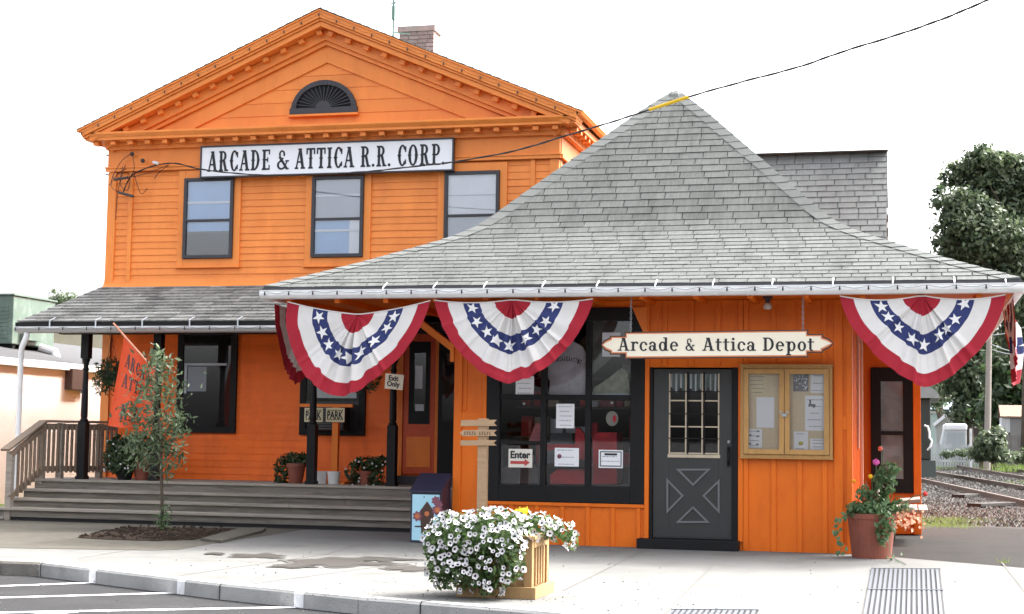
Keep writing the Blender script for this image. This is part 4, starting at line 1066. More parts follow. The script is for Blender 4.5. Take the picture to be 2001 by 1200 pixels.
MB().prism(pxpoly([(1158,772),(1230,772),(1230,769),(1205,768),(1158,770)],YD+.135), (0,-.01,0)).build('hem', m_blind_g, t)
t = thing('curtain_rail', P(1192,627,YD+.16), 'pale gathered curtain edge across the top right shop pane', 'curtain')
m_ = MB(); m_.tube([P(1152+k*8, 627+1.2*math.sin(k*2.1), YD+.16) for k in range(11)], .012, 6); m_.build('cloth', m_blind_g, t)
m_ = MB(); m_.prism(pxpoly([(1153,629),(1231,628),(1231,660),(1190,705),(1154,735)],YD+.3), (0,.01,0)); m_.build('backcloth', mat('murky_green_cloth', (.20,.23,.21), .9, .4, 4), t)
m_rd = mat('red_merchandise', (.60,.02,.03), .6, .35, 5)
m_pk = mat('pink_card', (.50,.14,.15), .6, .3, 8)
def goods(name, pts, Y, d, m, label, cat):
    return tag(MB().prism(pxpoly(pts,Y), (0,d,0)).build(name, m), label, cat)
goods('red_box', [(1075,946),(1075,928),(1088,918),(1142,918),(1142,946)], YD+.25, .3, m_rd, 'red box on the shop floor behind the middle pane', 'box')
goods('red_shelf', [(1067,880),(1067,868),(1142,868),(1142,880)], YD+.35, .4, m_rd, 'red shelf behind the middle of the shop window', 'shelf')
goods('red_cabinet', [(1158,946),(1158,856),(1166,845),(1205,845),(1205,946)], YD+.4, .4, m_rd, 'tall red cabinet behind the lower right shop pane', 'cabinet')
goods('pink_carton', [(1034,862),(1046,828),(1058,826),(1058,862)], YD+.2, .2, m_pk, 'pink carton at the right of the middle left shop pane', 'box')
goods('red_fabric', [(1124,895),(1124,838),(1132,836),(1142,850),(1142,900)], YD+.3, .1, m_rd, 'red fabric hanging at the right of the middle shop pane', 'cloth')
goods('grey_carton', [(982,945),(982,915),(1000,905),(1048,908),(1053,945)], YD+.3, .3, mat('grey_card', (.16,.14,.14), .7, .3, 5), 'grey carton behind the Enter sign', 'box')
goods('grey_bin', [(1075,868),(1075,846),(1118,846),(1118,868)], YD+.45, .3, mat('slate_plastic', (.10,.105,.11), .6, .2, 5), 'slate grey bin behind the centre notice', 'box')
t = thing('display_shelf', P(1105,940,19.7), 'dim shelves of small boxed goods at the back of the shop', 'shelf')
m_ = MB()
for z in (.95, 1.30, 1.68, 2.05): m_.box(-4.9, -3.2, 19.6, 19.95, z-.02, z)
m_.split('shelf_board', mat('dull_brown_shelf', (.16,.10,.07), .7, .2, 4), t)
cols = [m_rd, m_pk, m_paper, m_cork, mat('blue_packet', (.06,.10,.2), .6, .2, 6), m_navy, m_rd, m_metal]
for z in (.95, 1.30, 1.68, 2.05):
    x = -4.85
    while x < -3.35:
        w_ = random.uniform(.07,.2); h_ = random.uniform(.1,.27)
        if random.random() < .8: MB().box(x, x+w_, 19.62+random.uniform(0,.08), 19.88, z+.001, z+h_).build('package', random.choice(cols), t, bevel=.005)
        x += w_+random.uniform(.01,.06)
t = thing('window_ornament', P(1196,835,YD+.06), 'round pale hanging ornament with a red mark in the right shop pane', 'ornament')
p = P(1196,818,YD+.07); m_ = MB(); m_.prism([(p.x+.075*math.cos(k*math.pi/10),YD+.07,p.z+.09*math.sin(k*math.pi/10)) for k in range(20)], (0,.012,0)); m_.build('disc', mat('pale_disc', (.35,.32,.27), .6, .15, 8), t)
m_ = MB(); m_.prism([(p.x+.03+.022*math.cos(k*math.pi/5),YD+.066,p.z+.045*math.sin(k*math.pi/5)) for k in range(10)], (0,-.002,0)); m_.build('red_mark', m_rd, t)
q = P(1196,787,YD+.06); MB().ball(q, .018, 8, 5).build('suction_cup', m_blind, t)
tag(MB().ball(P(1024,789,YD+.06), .018, 8, 5).build('suction_hook', m_blind), 'small pale suction hook in the middle left shop pane', 'hook')

# ---------------------------------------------------------------- bulletin case
a, b = P(1447.5,715,YD-.08), P(1627,896,YD-.08)
bc = thing('notice_case', (a.x/2+b.x/2, YD, b.z), 'two door wooden notice case with glass beside the depot door', 'notice case')
m_ = MB(); m_.box(a.x+.01, b.x-.01, YD-.05, YD-.024, b.z+.01, a.z-.01); m_.build('back_board', m_cork, bc)
m_ = MB(); frame_boxes(m_, a.x, b.x, b.z, a.z, .035, YD-.10, YD-.023); m_.box(a.x-.012, b.x+.012, YD-.115, YD-.023, a.z, a.z+.018); m_.box(a.x-.01, b.x+.01, YD-.11, YD-.023, b.z-.016, b.z); m_.build('case', m_oak, bc, bevel=.004)
mid = P(1533,800,YD-.1).x
for xa, xb in ((a.x+.037, mid-.003), (mid+.003, b.x-.037)):
    m_ = MB(); frame_boxes(m_, xa, xb, b.z+.037, a.z-.037, .058, YD-.125, YD-.09); dd = m_.build('case_door', m_oak, bc, bevel=.004)
    MB().box(xa+.058, xb-.058, YD-.108, YD-.105, b.z+.095, a.z-.095).build('pane', m_clear, dd)
m_ = MB(); z = P(1535,806,YD-.12).z; m_.box(mid-.05, mid-.025, YD-.14, YD-.125, z-.012, z+.012); m_.box(mid+.025, mid+.05, YD-.14, YD-.125, z-.012, z+.012); m_.box(mid-.028, mid+.028, YD-.155, YD-.128, z-.05, z-.015); m_.split('padlock', m_metal, bc)
YN = YD-.056
for q, mm, ln, lab in [((1463,731,1497,772),m_papercream,5,'tan printed flyer at the top of the left half of the notice case'),
    ((1478,776,1513,836),m_paper,0,'blank white sheet in the middle of the left half of the notice case'),
    ((1460,838,1489,875),m_paper,4,'white page with small pictures at the bottom left of the notice case'),
    ((1584,730,1612,768),m_paper,3,'white page at the top right of the notice case'),
    ((1573,773,1612,842),m_paper,5,'large white poster with a small engine drawing in the right half of the notice case'),
    ((1551,843,1579,882),m_paper,2,'white flyer with a yellow picture low in the right half of the notice case'),
    ((1583,857,1612,883),m_paper,4,'small white sheet at the bottom right of the notice case')]:
    t, p0, p1 = sheet('flyer', *q, YN, mm, lab, 'paper', ln, 'papers pinned in the notice case')
    if 'yellow' in lab: MB().ball(((p0.x+p1.x)/2,YN-.001,p0.z*.4+p1.z*.6), .03, 8, 5, .7).build('picture', mat('yellow_ink', (.55,.48,.12), .6, .2, 30), t)
    if 'engine' in lab:
        e_ = MB(); x, z = p0.x+.07, p0.z-.09; e_.box(x-.03,x+.05,YN-.003,YN-.001,z-.03,z-.01); e_.box(x-.02,x+.0,YN-.003,YN-.001,z-.009,z+.04); e_.ball((x+.03,YN-.001,z-.04),.012,8,4); e_.build('picture', m_grey, t)
    if 'small pictures' in lab:
        e_ = MB()
        for fx, fz in ((.12,.3),(.62,.35),(.1,.75),(.6,.78),(.65,.08)): x = p0.x+(p1.x-p0.x)*fx; z = p0.z-(p0.z-p1.z)*fz; e_.box(x,x+.03,YN-.003,YN-.0015,z-.02,z)
        e_.build('picture', m_print, t)
t, p0, p1 = sheet('flyer', 1550, 729, 1580, 765, YN, m_print, 'dark picture sheet at the top left of the right half of the notice case', 'paper', 0, 'papers pinned in the notice case')
e_ = MB()
for k in range(60): x = random.uniform(p0.x+.01,p1.x-.02); z = random.uniform(p1.z+.01,p0.z-.02); e_.box(x,x+random.uniform(.004,.014),YN-.002-.00002*k,YN-.001,z,z+random.uniform(.004,.014))
e_.build('picture', m_paper, t)

# ---------------------------------------------------------------- hanging depot sign
YS = 17.95
hs = thing('hanging_sign', P(1400,700,YS), 'long cream sign with pointed ends and black lettering hanging on two chains above the door', 'sign')
def sign_outline(gr):
    c = [(1223,651),(1577,646.5),(1577,655),(1606,655),(1606,660),(1618,664),(1627,671),(1618,677.5),(1606,683),(1606,687),(1577,687),(1577,696),(1223,699),(1223,690.5),(1194,690.5),(1194,686.5),(1183,682),(1176,674),(1183,667),(1194,662),(1194,658.5),(1223,658.5)]
    pts = [P(x,y,YS) for x, y in c]; cx_ = sum(p.x for p in pts)/len(pts); cz = (P(1400,672.5,YS)).z
    out = []
    for p in pts:
        sx = 1 if p.x > cx_ else -1; sz = 1 if p.z > cz else -1
        k = 1 if abs(p.z-cz) > .02 else 0
        out.append(Vector((p.x+sx*gr, YS, p.z+sz*gr*k)))
    return out
MB().prism(sign_outline(.014), (0,.03,0)).build('sign_edge', m_brown, hs)
MB().prism([p+Vector((0,-.003,0)) for p in sign_outline(.0)], (0,.02,0)).build('sign_border', mat('salmon_border_paint', (.62,.22,.10), .5, .05, 6), hs)
MB().prism([p+Vector((0,-.006,0)) for p in sign_outline(-.014)], (0,.02,0)).build('sign_face', m_offwhite, hs)
p0, p1 = P(1208,685.5,YS), P(1592,684.5,YS)
letters(slab, 'Arcade & Attica Depot', (p0.x, YS-.006, p0.z), XD, ZD, p1.x-p0.x, .15, .004, FR, gap=.06).build('lettering', m_ink, hs)
for px in (1232.5, 1569):
    c_ = MB(); x = P(px,640,YS).x; z = P(px,650,YS).z-.005; k = 0
    while z < ZT:
        ring = []
        for i in range(9):
            a_ = 2*math.pi*i/8; dx, dz = .011*math.cos(a_), .019*math.sin(a_)
            ring.append((x+(dx if k % 2 else 0), YS+.01+(0 if k % 2 else dx), z+.019+dz))
        c_.tube(ring, .0032, 5); z += .031; k += 1
    c_.build('chain', m_metal, hs)

# ---------------------------------------------------------------- buntings
def bunting(c, ax, hw, drop, label, cdz=0.0, sag=.05, skew=0.0, seed=1, squash=1.0, nd=(0,-1,0), wob=0, nexp=1.48):
    rnd = random.Random(seed); ax = Vector(ax).normalized(); nd = Vector(nd); c = Vector(c)
    ph = rnd.uniform(0,6.28)
    folds = sorted([(math.pi/2+rnd.gauss(0,.50), rnd.uniform(.028,.065), rnd.uniform(.024,.046)*rnd.choice((1,1,-.7))) for _ in range(19)]+[(rnd.uniform(.15,2.99), rnd.uniform(.08,.16), rnd.uniform(.012,.026)) for _ in range(7)])
    steps = [(rnd.uniform(.3,2.84), rnd.uniform(-.06,.06)) for _ in range(10)]
    def S_(r, th, o=0.0):
        ct, st = math.cos(th), max(0, math.sin(th)); n_ = nexp
        k = (abs(ct)**n_+st**n_)**(-1/n_)
        env = st**.8
        br = sum(d_/(1+math.exp(-(th-a_)/.013)) for a_, d_ in steps); br -= sum(d_ for a_, d_ in steps)*th/math.pi
        rr_ = r*(1+br*env*min(1,r*2.2)*(1 if r < .9 else .45))
        u = rr_*k*ct; v = rr_*k*st
        x = hw*u*squash; z = -drop*v
        z += -sag*4*abs(u)*(1-min(1,abs(u)))*(1-st*.8) + cdz*(1-abs(u))
        fo = sum(am*math.exp(-((th-a_)/w_)**2) for a_, w_, am in folds)*env*min(1,r*3.2)
        yo = fo*(1-.35*max(0,r-.6)/.4) + .06*r*st + .015*math.sin(5*r+ph+3*th)*st
        x += fo*.35*math.cos(th*9+ph)
        if wob: z += .05*math.sin(2.2*th)*r*st; yo += .05*math.sin(4*th+1)*r*st
        x += skew*v*drop
        return c + ax*x + Vector((0,0,z)) + nd*(yo+o)
    t = thing('bunting', c+Vector((0,0,-drop)), label, 'bunting', 'red white and blue fan buntings under the depot eave')
    bands = [('centre_red_band',.02,.23,m_red),('inner_white_band',.23,.42,m_wcloth),('blue_star_band',.42,.63,m_bcloth),('outer_white_band',.63,.83,m_wcloth),('red_hem_band',.83,1.0,m_red)]
    NT = 260
    for nm, ra, rb, mm in bands:
        m_ = MB(); nr = 5; vs = []
        for i in range(nr+1):
            for k in range(NT+1): vs.append(S_(ra+(rb-ra)*i/nr, math.pi*k/NT))
        m_.add(vs, [(i*(NT+1)+k, i*(NT+1)+k+1, (i+1)*(NT+1)+k+1, (i+1)*(NT+1)+k) for i in range(nr) for k in range(NT)])
        m_.build(nm, mm, t, smooth=True)
    # header tape
    m_ = MB(); m_.tube([S_(r,0.0,.004) for r in [1-.05*i for i in range(20)]]+[S_(r,math.pi,.004) for r in [.05+.05*i for i in range(20)]], .008, 5); m_.build('header_tape', m_wcloth, t)
    for i in range(9):
        th0 = R(9+162*i/8+rnd.uniform(-4,4)); m_ = MB(); r0_ = .525+rnd.uniform(-.015,.015); rs = .08; rot = rnd.uniform(-.5,.5)
        def loc(dx, dz):
            # local offset in metres mapped back to (r, th)
            e = 1e-3; a0 = S_(r0_, th0); dr = (S_(r0_+e,th0)-a0)/e; tang = Vector((dr.z*1,0,-dr.x)); 
            rad = math.hypot(hw*math.cos(th0), drop*math.sin(th0))
            return S_(r0_-dz/rad*.97, th0-dx/(r0_*rad), .009)
        vs = [loc(0,0)]; nsub = 3; star = []
        for k in range(10):
            rr = rs if k % 2 == 0 else rs*.40; a_ = math.pi/2+k*math.pi/5+rot; star.append((rr*math.cos(a_), rr*math.sin(a_)))
        fs = []
        for k in range(10):
            A_, B_ = star[k], star[(k+1)%10]; o_ = len(vs)
            g_ = [(A_[0]*i_/nsub+(B_[0]-A_[0])*j_/nsub*(0 if i_ == 0 else 1)*1.0, 0) for i_ in range(1) for j_ in range(1)]
            pts_ = {}
            for i_ in range(nsub+1):
                for j_ in range(i_+1):
                    f_ = i_/nsub; h_ = (j_/i_) if i_ else 0
                    pts_[(i_,j_)] = len(vs); vs.append(loc((A_[0]+(B_[0]-A_[0])*h_)*f_, (A_[1]+(B_[1]-A_[1])*h_)*f_))
            for i_ in range(nsub):
                for j_ in range(i_+1):
                    fs.append((pts_[(i_,j_)], pts_[(i_+1,j_)], pts_[(i_+1,j_+1)]))
                    if j_ < i_: fs.append((pts_[(i_,j_)], pts_[(i_+1,j_+1)], pts_[(i_,j_+1)]))
        m_.add(vs, fs); m_.build('star', m_star, t)
    return t
YU = 17.74
p = P(700,588,YU); bunting((p.x,YU,2.885), (1,0,0), P(841,588,YU).x-p.x, .96, 'leftmost front bunting, blown askew in front of the porch', cdz=-.16, sag=.02, skew=-.16, seed=3, wob=1, nexp=1.95)
p = P(1002,586,YU); bunting((p.x,YU,2.89), (1,0,0), P(1159,588,YU).x-p.x, .96, 'fan bunting hanging in front of the top left of the shop window', sag=.035, skew=.0, seed=5)
p = P(1801,579,YU); bunting((p.x,YU,2.90), (1,0,0), P(1965,576,YU).x-p.x, .985, 'fan bunting at the right front corner of the depot with the tracks behind it', sag=.05, skew=.03, seed=9)
bunting((EL+.12,YU+.98,2.87), (0,1,0), .96, .95, 'bunting on the left side eave, mostly hidden behind the leftmost front bunting', sag=.03, seed=12, nd=(-1,0,0))
bunting((ER-.07,YU+1.05,2.89), (0,1,0), .98, .97, 'bunting on the right side eave, seen edge on above the utility pole', sag=.03, seed=14, nd=(1,0,0))

# ---------------------------------------------------------------- small signs and things on the porch
t = thing('exit_sign', P(770,763,20.9), 'cream sign reading Exit Only fixed to the right black porch post', 'sign')
a, b = P(752,731,20.95), P(789,761,20.95); tl = -.06
q = [(a.x-.0,20.95,b.z+.012),(b.x-.02,20.95,b.z-.012),(b.x,20.95,a.z-.012),(a.x+.01,20.95,a.z+.012)]
MB().prism(q, (0,.012,0)).build('board', m_offwhite, t)
xd_ = Vector((1,0,-.09)).normalized()
font_text('Exit', (a.x+.06,20.949,b.z+.125), xd_, ZD, .075, FR, width=.145, off=.03, th=.003).build('lettering', m_ink, t)
font_text('Only', (a.x+.035,20.949,b.z+.025), xd_, ZD, .095, FR, width=.19, off=.03, th=.003).build('lettering', m_ink, t)
YK = 21.5
t = thing('parking_sign_stand', P(655,945,YK), 'orange wooden stand with two cream boards reading PARK on the porch', 'sign stand')
a, b = P(587,789,YK), P(690,796,YK); m_ = MB(); m_.box(a.x, b.x, YK-.03, YK+.03, b.z, a.z); m_.build('crossbar', m_trim, t)
x = P(655,860,YK).x; MB().box(x-.045, x+.045, YK-.02, YK+.06, DZ+.02, a.z-.0).build('stand_post', m_trim, t)
MB().box(x-.2, x+.2, YK-.12, YK+.2, DZ, DZ+.03).build('stand_foot', m_trim, t)
m_cream2 = mat('yellowed_board', (.58,.52,.34), .6, .08, 6); m_olive = mat('olive_print', (.14,.13,.04), .6, .2, 30)
for px0, px1 in ((595.5,630.5),(637.5,673)):
    a, b = P(px0,797,YK-.04), P(px1,825,YK-.04); bo = MB().box(a.x, b.x, YK-.045, YK-.033, b.z, a.z).build('board', m_cream2, t)
    font_text('PARK', (a.x+.02,YK-.0455,(a.z+b.z)/2-.058), XD, ZD, .115, FR, width=b.x-a.x-.04, off=.03, th=.003).build('lettering', m_ink, bo)
    m_ = MB()
    for zz in (a.z-.035, b.z+.035):
        x = a.x+.025
        while x < b.x-.04: m_.box(x, x+.02, YK-.047, YK-.0455, zz-.009, zz+.009); x += .027
    m_.build('small_print', m_olive, bo)
for px, lab in ((627,'white plastic bucket partly behind the black porch post'), (652,'white plastic bucket at the foot of the orange sign stand')):
    c = P(px,945,21.35); t = thing('bucket', (c.x,21.35,DZ), lab, 'bucket', 'white buckets on the porch')
    MB().lathe(c.x, 21.35, [(.078,DZ),(.09,DZ+.15),(.09,DZ+.155)], 20).build('tub', m_plastic, t, smooth=False)
    MB().lathe(c.x, 21.35, [(.096,DZ+.156),(.098,DZ+.165),(.096,DZ+.182),(.02,DZ+.184)], 20).build('lid', m_plastic, t)

def blob_leaves(mb, blobs, n, l, w, jitter=1.0, shell=.5, soft=False):
    """blobs: (center, (rx,ry,rz)); leaves spread through each volume with density towards the outside"""
    tot = sum(b[1][0]*b[1][1]*b[1][2] for b in blobs)
    for c, rr in blobs:
        k = max(6, int(n*rr[0]*rr[1]*rr[2]/tot))
        for _ in range(k):
            d = Vector((random.gauss(0,1), random.gauss(0,1), random.gauss(0,1))).normalized()
            q = random.random()**(1/3*shell)*random.uniform(.75,1.12)
            if soft: q = min(1.25, abs(random.gauss(.62,.3)))
            p = (c[0]+d.x*rr[0]*q, c[1]+d.y*rr[1]*q, c[2]+d.z*rr[2]*q)
            s_ = random.uniform(.7,1.3); mb.leaf(p, l*s_, w*s_, d+Vector((random.gauss(0,.6),random.gauss(0,.6),random.gauss(0,.6)+.3)))
def pot(name, px, py, Y, z, r, h, m, label, cat='potted plant', leaves=None, lm_=None, droop=0, flowers=0):
    c = P(px,py,Y); t = thing(name, (c.x,Y,z), label, cat)
    MB().lathe(c.x, Y, [(r*.68,z),(r*.98,z+h*.8),(r*1.08,z+h*.8),(r*1.1,z+h),(r*.95,z+h),(r*.93,z+h*.9),(.01,z+h*.88)], 28).build('pot', m, t, smooth=False)
    lf = MB(); blob_leaves(lf, [((c.x+dx,Y+dy,z+h+dz),(a,b,e)) for dx,dy,dz,a,b,e in leaves[0]], leaves[1], leaves[2], leaves[3]); lf.build('foliage', lm_ or m_leafdk, t)
    if flowers:
        f_ = MB()
        for _ in range(flowers):
            bl = random.choice(leaves[0]); a_ = random.uniform(0,6.28); f_.ball((c.x+bl[0]+bl[3]*math.cos(a_)*.9, Y+bl[1]-abs(math.sin(a_))*bl[4], z+h+bl[2]+random.uniform(-1,.6)*bl[5]), .016, 6, 4)
        f_.build('blossom', m_petal, t)
    return t
pot('potted_plant', 578, 945, 21.35, DZ, .135, .29, m_terra, 'terracotta pot with trailing plant on the porch left of the white buckets', leaves=([(-.05,0,.06,.2,.14,.1),(-.22,0,-.12,.13,.12,.2),(.1,-.02,.05,.13,.1,.09)],520,.05,.014))
pot('potted_plant', 718, 945, 21.3, DZ, .13, .2, m_terra, 'terracotta pot with a spreading plant beside the right porch post', leaves=([(.0,0,.1,.26,.16,.12),(-.2,-.03,-.05,.13,.12,.16),(.14,-.05,-.08,.14,.12,.2),(.2,0,.14,.12,.1,.1)],750,.05,.014), flowers=14)
pot('potted_plant', 280, 940, 21.3, DZ, .17, .27, m_terra, 'terracotta pot with leafy plant behind the sapling on the porch', leaves=([(-.05,0,.12,.28,.2,.2),(-.3,-.1,.12,.25,.18,.25),(-.28,-.15,-.05,.22,.15,.16),(-.1,0,.3,.25,.18,.14)],900,.055,.022), flowers=0)
pot('potted_plant', 243, 941, 21.2, DZ, .14, .2, m_black, 'dark pot with white flowers at the left corner of the porch', leaves=([(0,-.03,.1,.25,.18,.2),(-.1,0,.28,.2,.15,.2),(-.18,-.02,.1,.15,.12,.2)],900,.05,.022), flowers=26)
# hanging baskets under the porch roof
def basket(px, py, Y, label, s=1.0):
    c = P(px,py,Y); t = thing('hanging_basket', c, label, 'hanging basket', 'hanging plants under the porch roof')
    MB().lathe(c.x, Y, [(.06*s,c.z-.07*s),(.12*s,c.z+.06*s),(.13*s,c.z+.07*s),(.02,c.z+.065*s)], 18).build('basket', m_frame, t)
    w_ = MB(); 
    for k in range(3): a_ = k*2.1+.3; w_.tube([(c.x+.12*s*math.cos(a_),Y+.12*s*math.sin(a_),c.z+.07*s),(c.x,Y,2.70)], .004, 5)
    w_.tube([(c.x,Y,2.70),(c.x,Y,2.83)], .004, 5); w_.build('hanger', m_wire, t)
    lf = MB(); blob_leaves(lf, [((c.x,Y,c.z+.08*s),(.24*s,.22*s,.2*s)),((c.x-.1*s,Y-.05,c.z-.1*s),(.16*s,.15*s,.2*s)),((c.x+.12*s,Y-.04,c.z-.06*s),(.15*s,.15*s,.22*s))], int(900*s), .05, .01); lf.build('foliage', m_leafdk, t)
basket(216, 735, 21.3, 'dark hanging basket behind the orange flag at the left end of the porch', 1.0)
basket(712, 730, 21.3, 'hanging basket half hidden behind the leftmost front bunting', .95)

# flag
YFl = 20.3
t = thing('flag', P(250,830,YFl), 'orange flag with black lettering hanging on a pole from the porch gutter', 'flag')
t_fl = t
MB().tube([P(222,632,20.45), P(246,660,20.28), P(300,720,19.95)], .014, 8).build('flagpole', mat('faded_pole', (.45,.2,.12), .6, .1, 5), t)
NX, NZ = 22, 26; vs = []
def flagp(u, v, o=0):
    # u across, v down
    top_ = Vector((243+u*60, 656+u*62)); bot_ = Vector((211+u*86, 832+u*14)); q = top_.lerp(bot_, v)
    Y = 20.3-.28*u*(1-.4*v)+.06*math.sin(u*9+v*1.5)*(.4+v*.6)
    r_ = P(q.x, q.y, Y); return r_ + Vector((0,-o,0))
m_ = MB(); m_.add([flagp(i/NX,k/NZ) for k in range(NZ+1) for i in range(NX+1)], [(k*(NX+1)+i, k*(NX+1)+i+1, (k+1)*(NX+1)+i+1, (k+1)*(NX+1)+i) for k in range(NZ) for i in range(NX)])
m_.build('cloth', m_flag, t, smooth=True)
m_ = MB()
def flag_text(s_, u0, u1, v0, v1):
    gl = [slab_or_west(c) for c in s_]; tot = sum(w for _, w in gl)+.08*(len(gl)-1); x = 0
    for g, w in gl:
        for q in g.q:
            pts = []
            n_ = len(q)
            m_.add([flagp(u0+(u1-u0)*(x+p_[0])/tot, v1-(v1-v0)*p_[1], .006) for p_ in q], [tuple(range(n_))])
        x += w+.08
def slab_or_west(c): return west(c)
flag_text('ARCADE', .16, 1.0, .14, .30); flag_text('ATTICA', .16, 1.0, .37, .53); flag_text('R.R.', .22, .8, .72, .90)
m_.build('lettering', m_ink, t)

# painted leaflet bin
bx0, bx1 = -5.86, -5.475; by0, by1 = 18.22, 18.62
t = thing('leaflet_bin', ((bx0+bx1)/2, by0, 0), 'navy box with a sloping lid and painted pale blue front beside the steps', 'bin')
zf = P(850,962,by0).z; zb_ = zf+.20
MB().prism([(bx0,by0,0),(bx0,by0,zf),(bx0,by1,zb_),(bx0,by1,0)], (bx1-bx0,0,0)).build('box', m_navy, t, bevel=.005)
MB().prism([(bx0-.012,by0-.025,zf-.005),(bx0-.012,by0-.025,zf+.012),(bx0-.012,by1+.01,zb_+.02),(bx0-.012,by1+.01,zb_+.003)], (bx1-bx0+.024,0,0)).build('lid', m_navy, t, bevel=.003)
MB().box(bx0+.025, bx1-.02, by0-.008, by0, .03, zf-.03).build('front_panel', m_skyb, t)
m_ = MB(); hx = (bx0+bx1)/2+.02; hz = zf-.17; y = by0-.009
m_.prism([(hx-.065,y,hz-.33),(hx+.065,y,hz-.33),(hx+.09,y,hz-.06),(hx,y,hz+.06),(hx-.09,y,hz-.06)], (0,-.004,0)); m_.box(hx-.15, hx-.06, y-.004, y, hz-.25, hz-.235); m_.ball((hx-.04,by0-.009,zf-.06),.008,6,4); bh = m_.build('painted_birdhouse', m_brown, t)
def flower2d(mb, cx_, cz_, r, y, n_=7):
    mb.prism([(cx_+r*(1+.18*math.cos(n_*k*math.pi/14))*math.cos(k*math.pi/14),y,cz_+r*(1+.18*math.cos(n_*k*math.pi/14))*math.sin(k*math.pi/14)) for k in range(28)], (0,-.003,0))
m_ = MB()
for cx_, cz_, r in ((hx-.12,hz-.12,.055),(hx+.13,hz-.04,.06),(hx+.11,hz+.07,.05),(hx+.15,hz+.02,.045)): flower2d(m_, cx_, cz_, r, y-.001*(1+r*10))
m_.split('painted_flower', m_mauve, t)
m_ = MB()
for cx_, cz_, r in ((hx-.12,hz-.12,.03),(hx+.13,hz-.04,.033),(hx,hz-.09,.03)): flower2d(m_, cx_, cz_, r, y-.0052)
m_.split('painted_flower_heart', m_rose, t)

# wooden direction sign in a black tub
YA = 17.6
c = P(942,1000,YA)
t = thing('direction_sign', (c.x,YA,0), 'wooden post with three swallow tailed arrow boards standing in a black tub', 'sign')
MB().box(c.x-.055, c.x+.055, YA-.04, YA+.04, .2, P(940,818,YA).z).build('sign_post', m_tan, t, bevel=.004)
for i, (y0, y1) in enumerate(((821.5,833.5),(841,853),(861,871.5))):
    x0, x1 = P(901 if i == 1 else 903,840,YA).x, P(973,840,YA).x; z1, z0 = P(940,y0,YA).z, P(940,y1,YA).z; zm = (z0+z1)/2; y = YA-.062
    poly = [(x0,y,zm),(x0+.04,y,z0),(x1,y,z0+.008),(x1-.035,y,zm+.006),(x1,y,z1+.008),(x0+.04,y,z1)] if i == 1 else [(x0,y,z0),(x1,y,z0+.008),(x1-.035,y,zm+.006),(x1,y,z1+.008),(x0,y,z1)]
    ab = MB().prism(poly, (0,.02,0)).build('arrow_board', m_tan, t, bevel=.002)
    if i == 1:
        m_ = MB(); x = x0+.06
        for k in range(11):
            if k != 5: m_.box(x, x+.007, y-.002, y, zm-.018, zm+.02); m_.box(x, x+.016, y-.002, y, zm+(.012 if k%2 else -.016), zm+(.018 if k%2 else -.01))
            x += .03
        m_.build('carved_marks', m_brown, ab)
MB().lathe(c.x, YA, [(.10,.14),(.13,.30),(.145,.30),(.15,.34),(.13,.34),(.12,.30),(.01,.29)], 22).build('tub', m_black, t)
MB().lathe(c.x, YA, [(.16,0),(.16,.02),(.10,.03),(.09,.14)], 22).build('tub_stand', m_black, t)
m_ = MB()
for s_ in (-1,1):
    m_.tube([(c.x+s_*.12,YA,.3),(c.x+s_*.19,YA,.27),(c.x+s_*.18,YA,.2),(c.x+s_*.11,YA,.2)], .014, 8)
m_.split('tub_handle', m_black, t)

# ---------------------------------------------------------------- petunia planter
PX0, PX1, PY0, PY1 = -3.54, -2.885, 12.24, 12.92; PH = .49
pl = thing('wooden_planter', ((PX0+PX1)/2, (PY0+PY1)/2, 0), 'square new wood planter box on the sidewalk under white petunias', 'planter')
sk2 = MB(); frame = (PX0,PX1,PY0,PY1)
sk2.box(PX0, PX1, PY0, PY0+.03, 0, .095); sk2.box(PX0, PX1, PY1-.03, PY1, 0, .095); sk2.box(PX1-.03, PX1, PY0+.03, PY1-.03, 0, .095); sk2.box(PX0, PX0+.03, PY0+.03, PY1-.03, 0, .095)
sk2.split('skirt_board', m_wood, pl, bevel=.005)
ix0, ix1, iy0, iy1 = PX0+.04, PX1-.04, PY0+.04, PY1-.04
MB().box(ix0+.02, ix1-.02, iy0+.02, iy1-.02, .02, PH-.03).build('inner_box', m_wood, pl)
for (x, y) in ((ix0,iy0),(ix1-.07,iy0),(ix0,iy1-.07),(ix1-.07,iy1-.07)): MB().box(x, x+.07, y, y+.07, .05, PH-.02).build('corner_post', m_wood, pl, bevel=.004)
m_ = MB()
n_ = 5
for k in range(1,n_): 
    x = ix0+.07+(ix1-ix0-.14)*k/n_; m_.box(x-.022, x+.022, iy0+.002, iy0+.02, .095, PH-.09); m_.box(x-.022, x+.022, iy1-.02, iy1-.002, .095, PH-.09)
    y = iy0+.07+(iy1-iy0-.14)*k/n_; m_.box(ix1-.02, ix1-.002, y-.022, y+.022, .095, PH-.09); m_.box(ix0+.002, ix0+.02, y-.022, y+.022, .095, PH-.09)
m_.box(ix0+.07, ix1-.07, iy0-.004, iy0+.02, PH-.09, PH-.02); m_.box(ix1-.02, ix1+.004, iy0+.07, iy1-.07, PH-.09, PH-.02)
m_.split('slat', m_wood, pl, bevel=.003)
m_ = MB(); m_.box(ix0-.03, ix1+.03, iy0-.03, iy0+.07, PH-.02, PH+.008); m_.box(ix0-.03, ix1+.03, iy1-.07, iy1+.03, PH-.02, PH+.008); m_.box(ix1-.07, ix1+.03, iy0+.07, iy1-.07, PH-.02, PH+.008); m_.box(ix0-.03, ix0+.07, iy0+.07, iy1-.07, PH-.02, PH+.008)
m_.split('rim', m_wood, pl, bevel=.004)
pe = thing('petunia', ((PX0+PX1)/2, (PY0+PY1)/2, PH), 'large mound of white dark centred petunias spilling over the wooden planter', 'flowers')
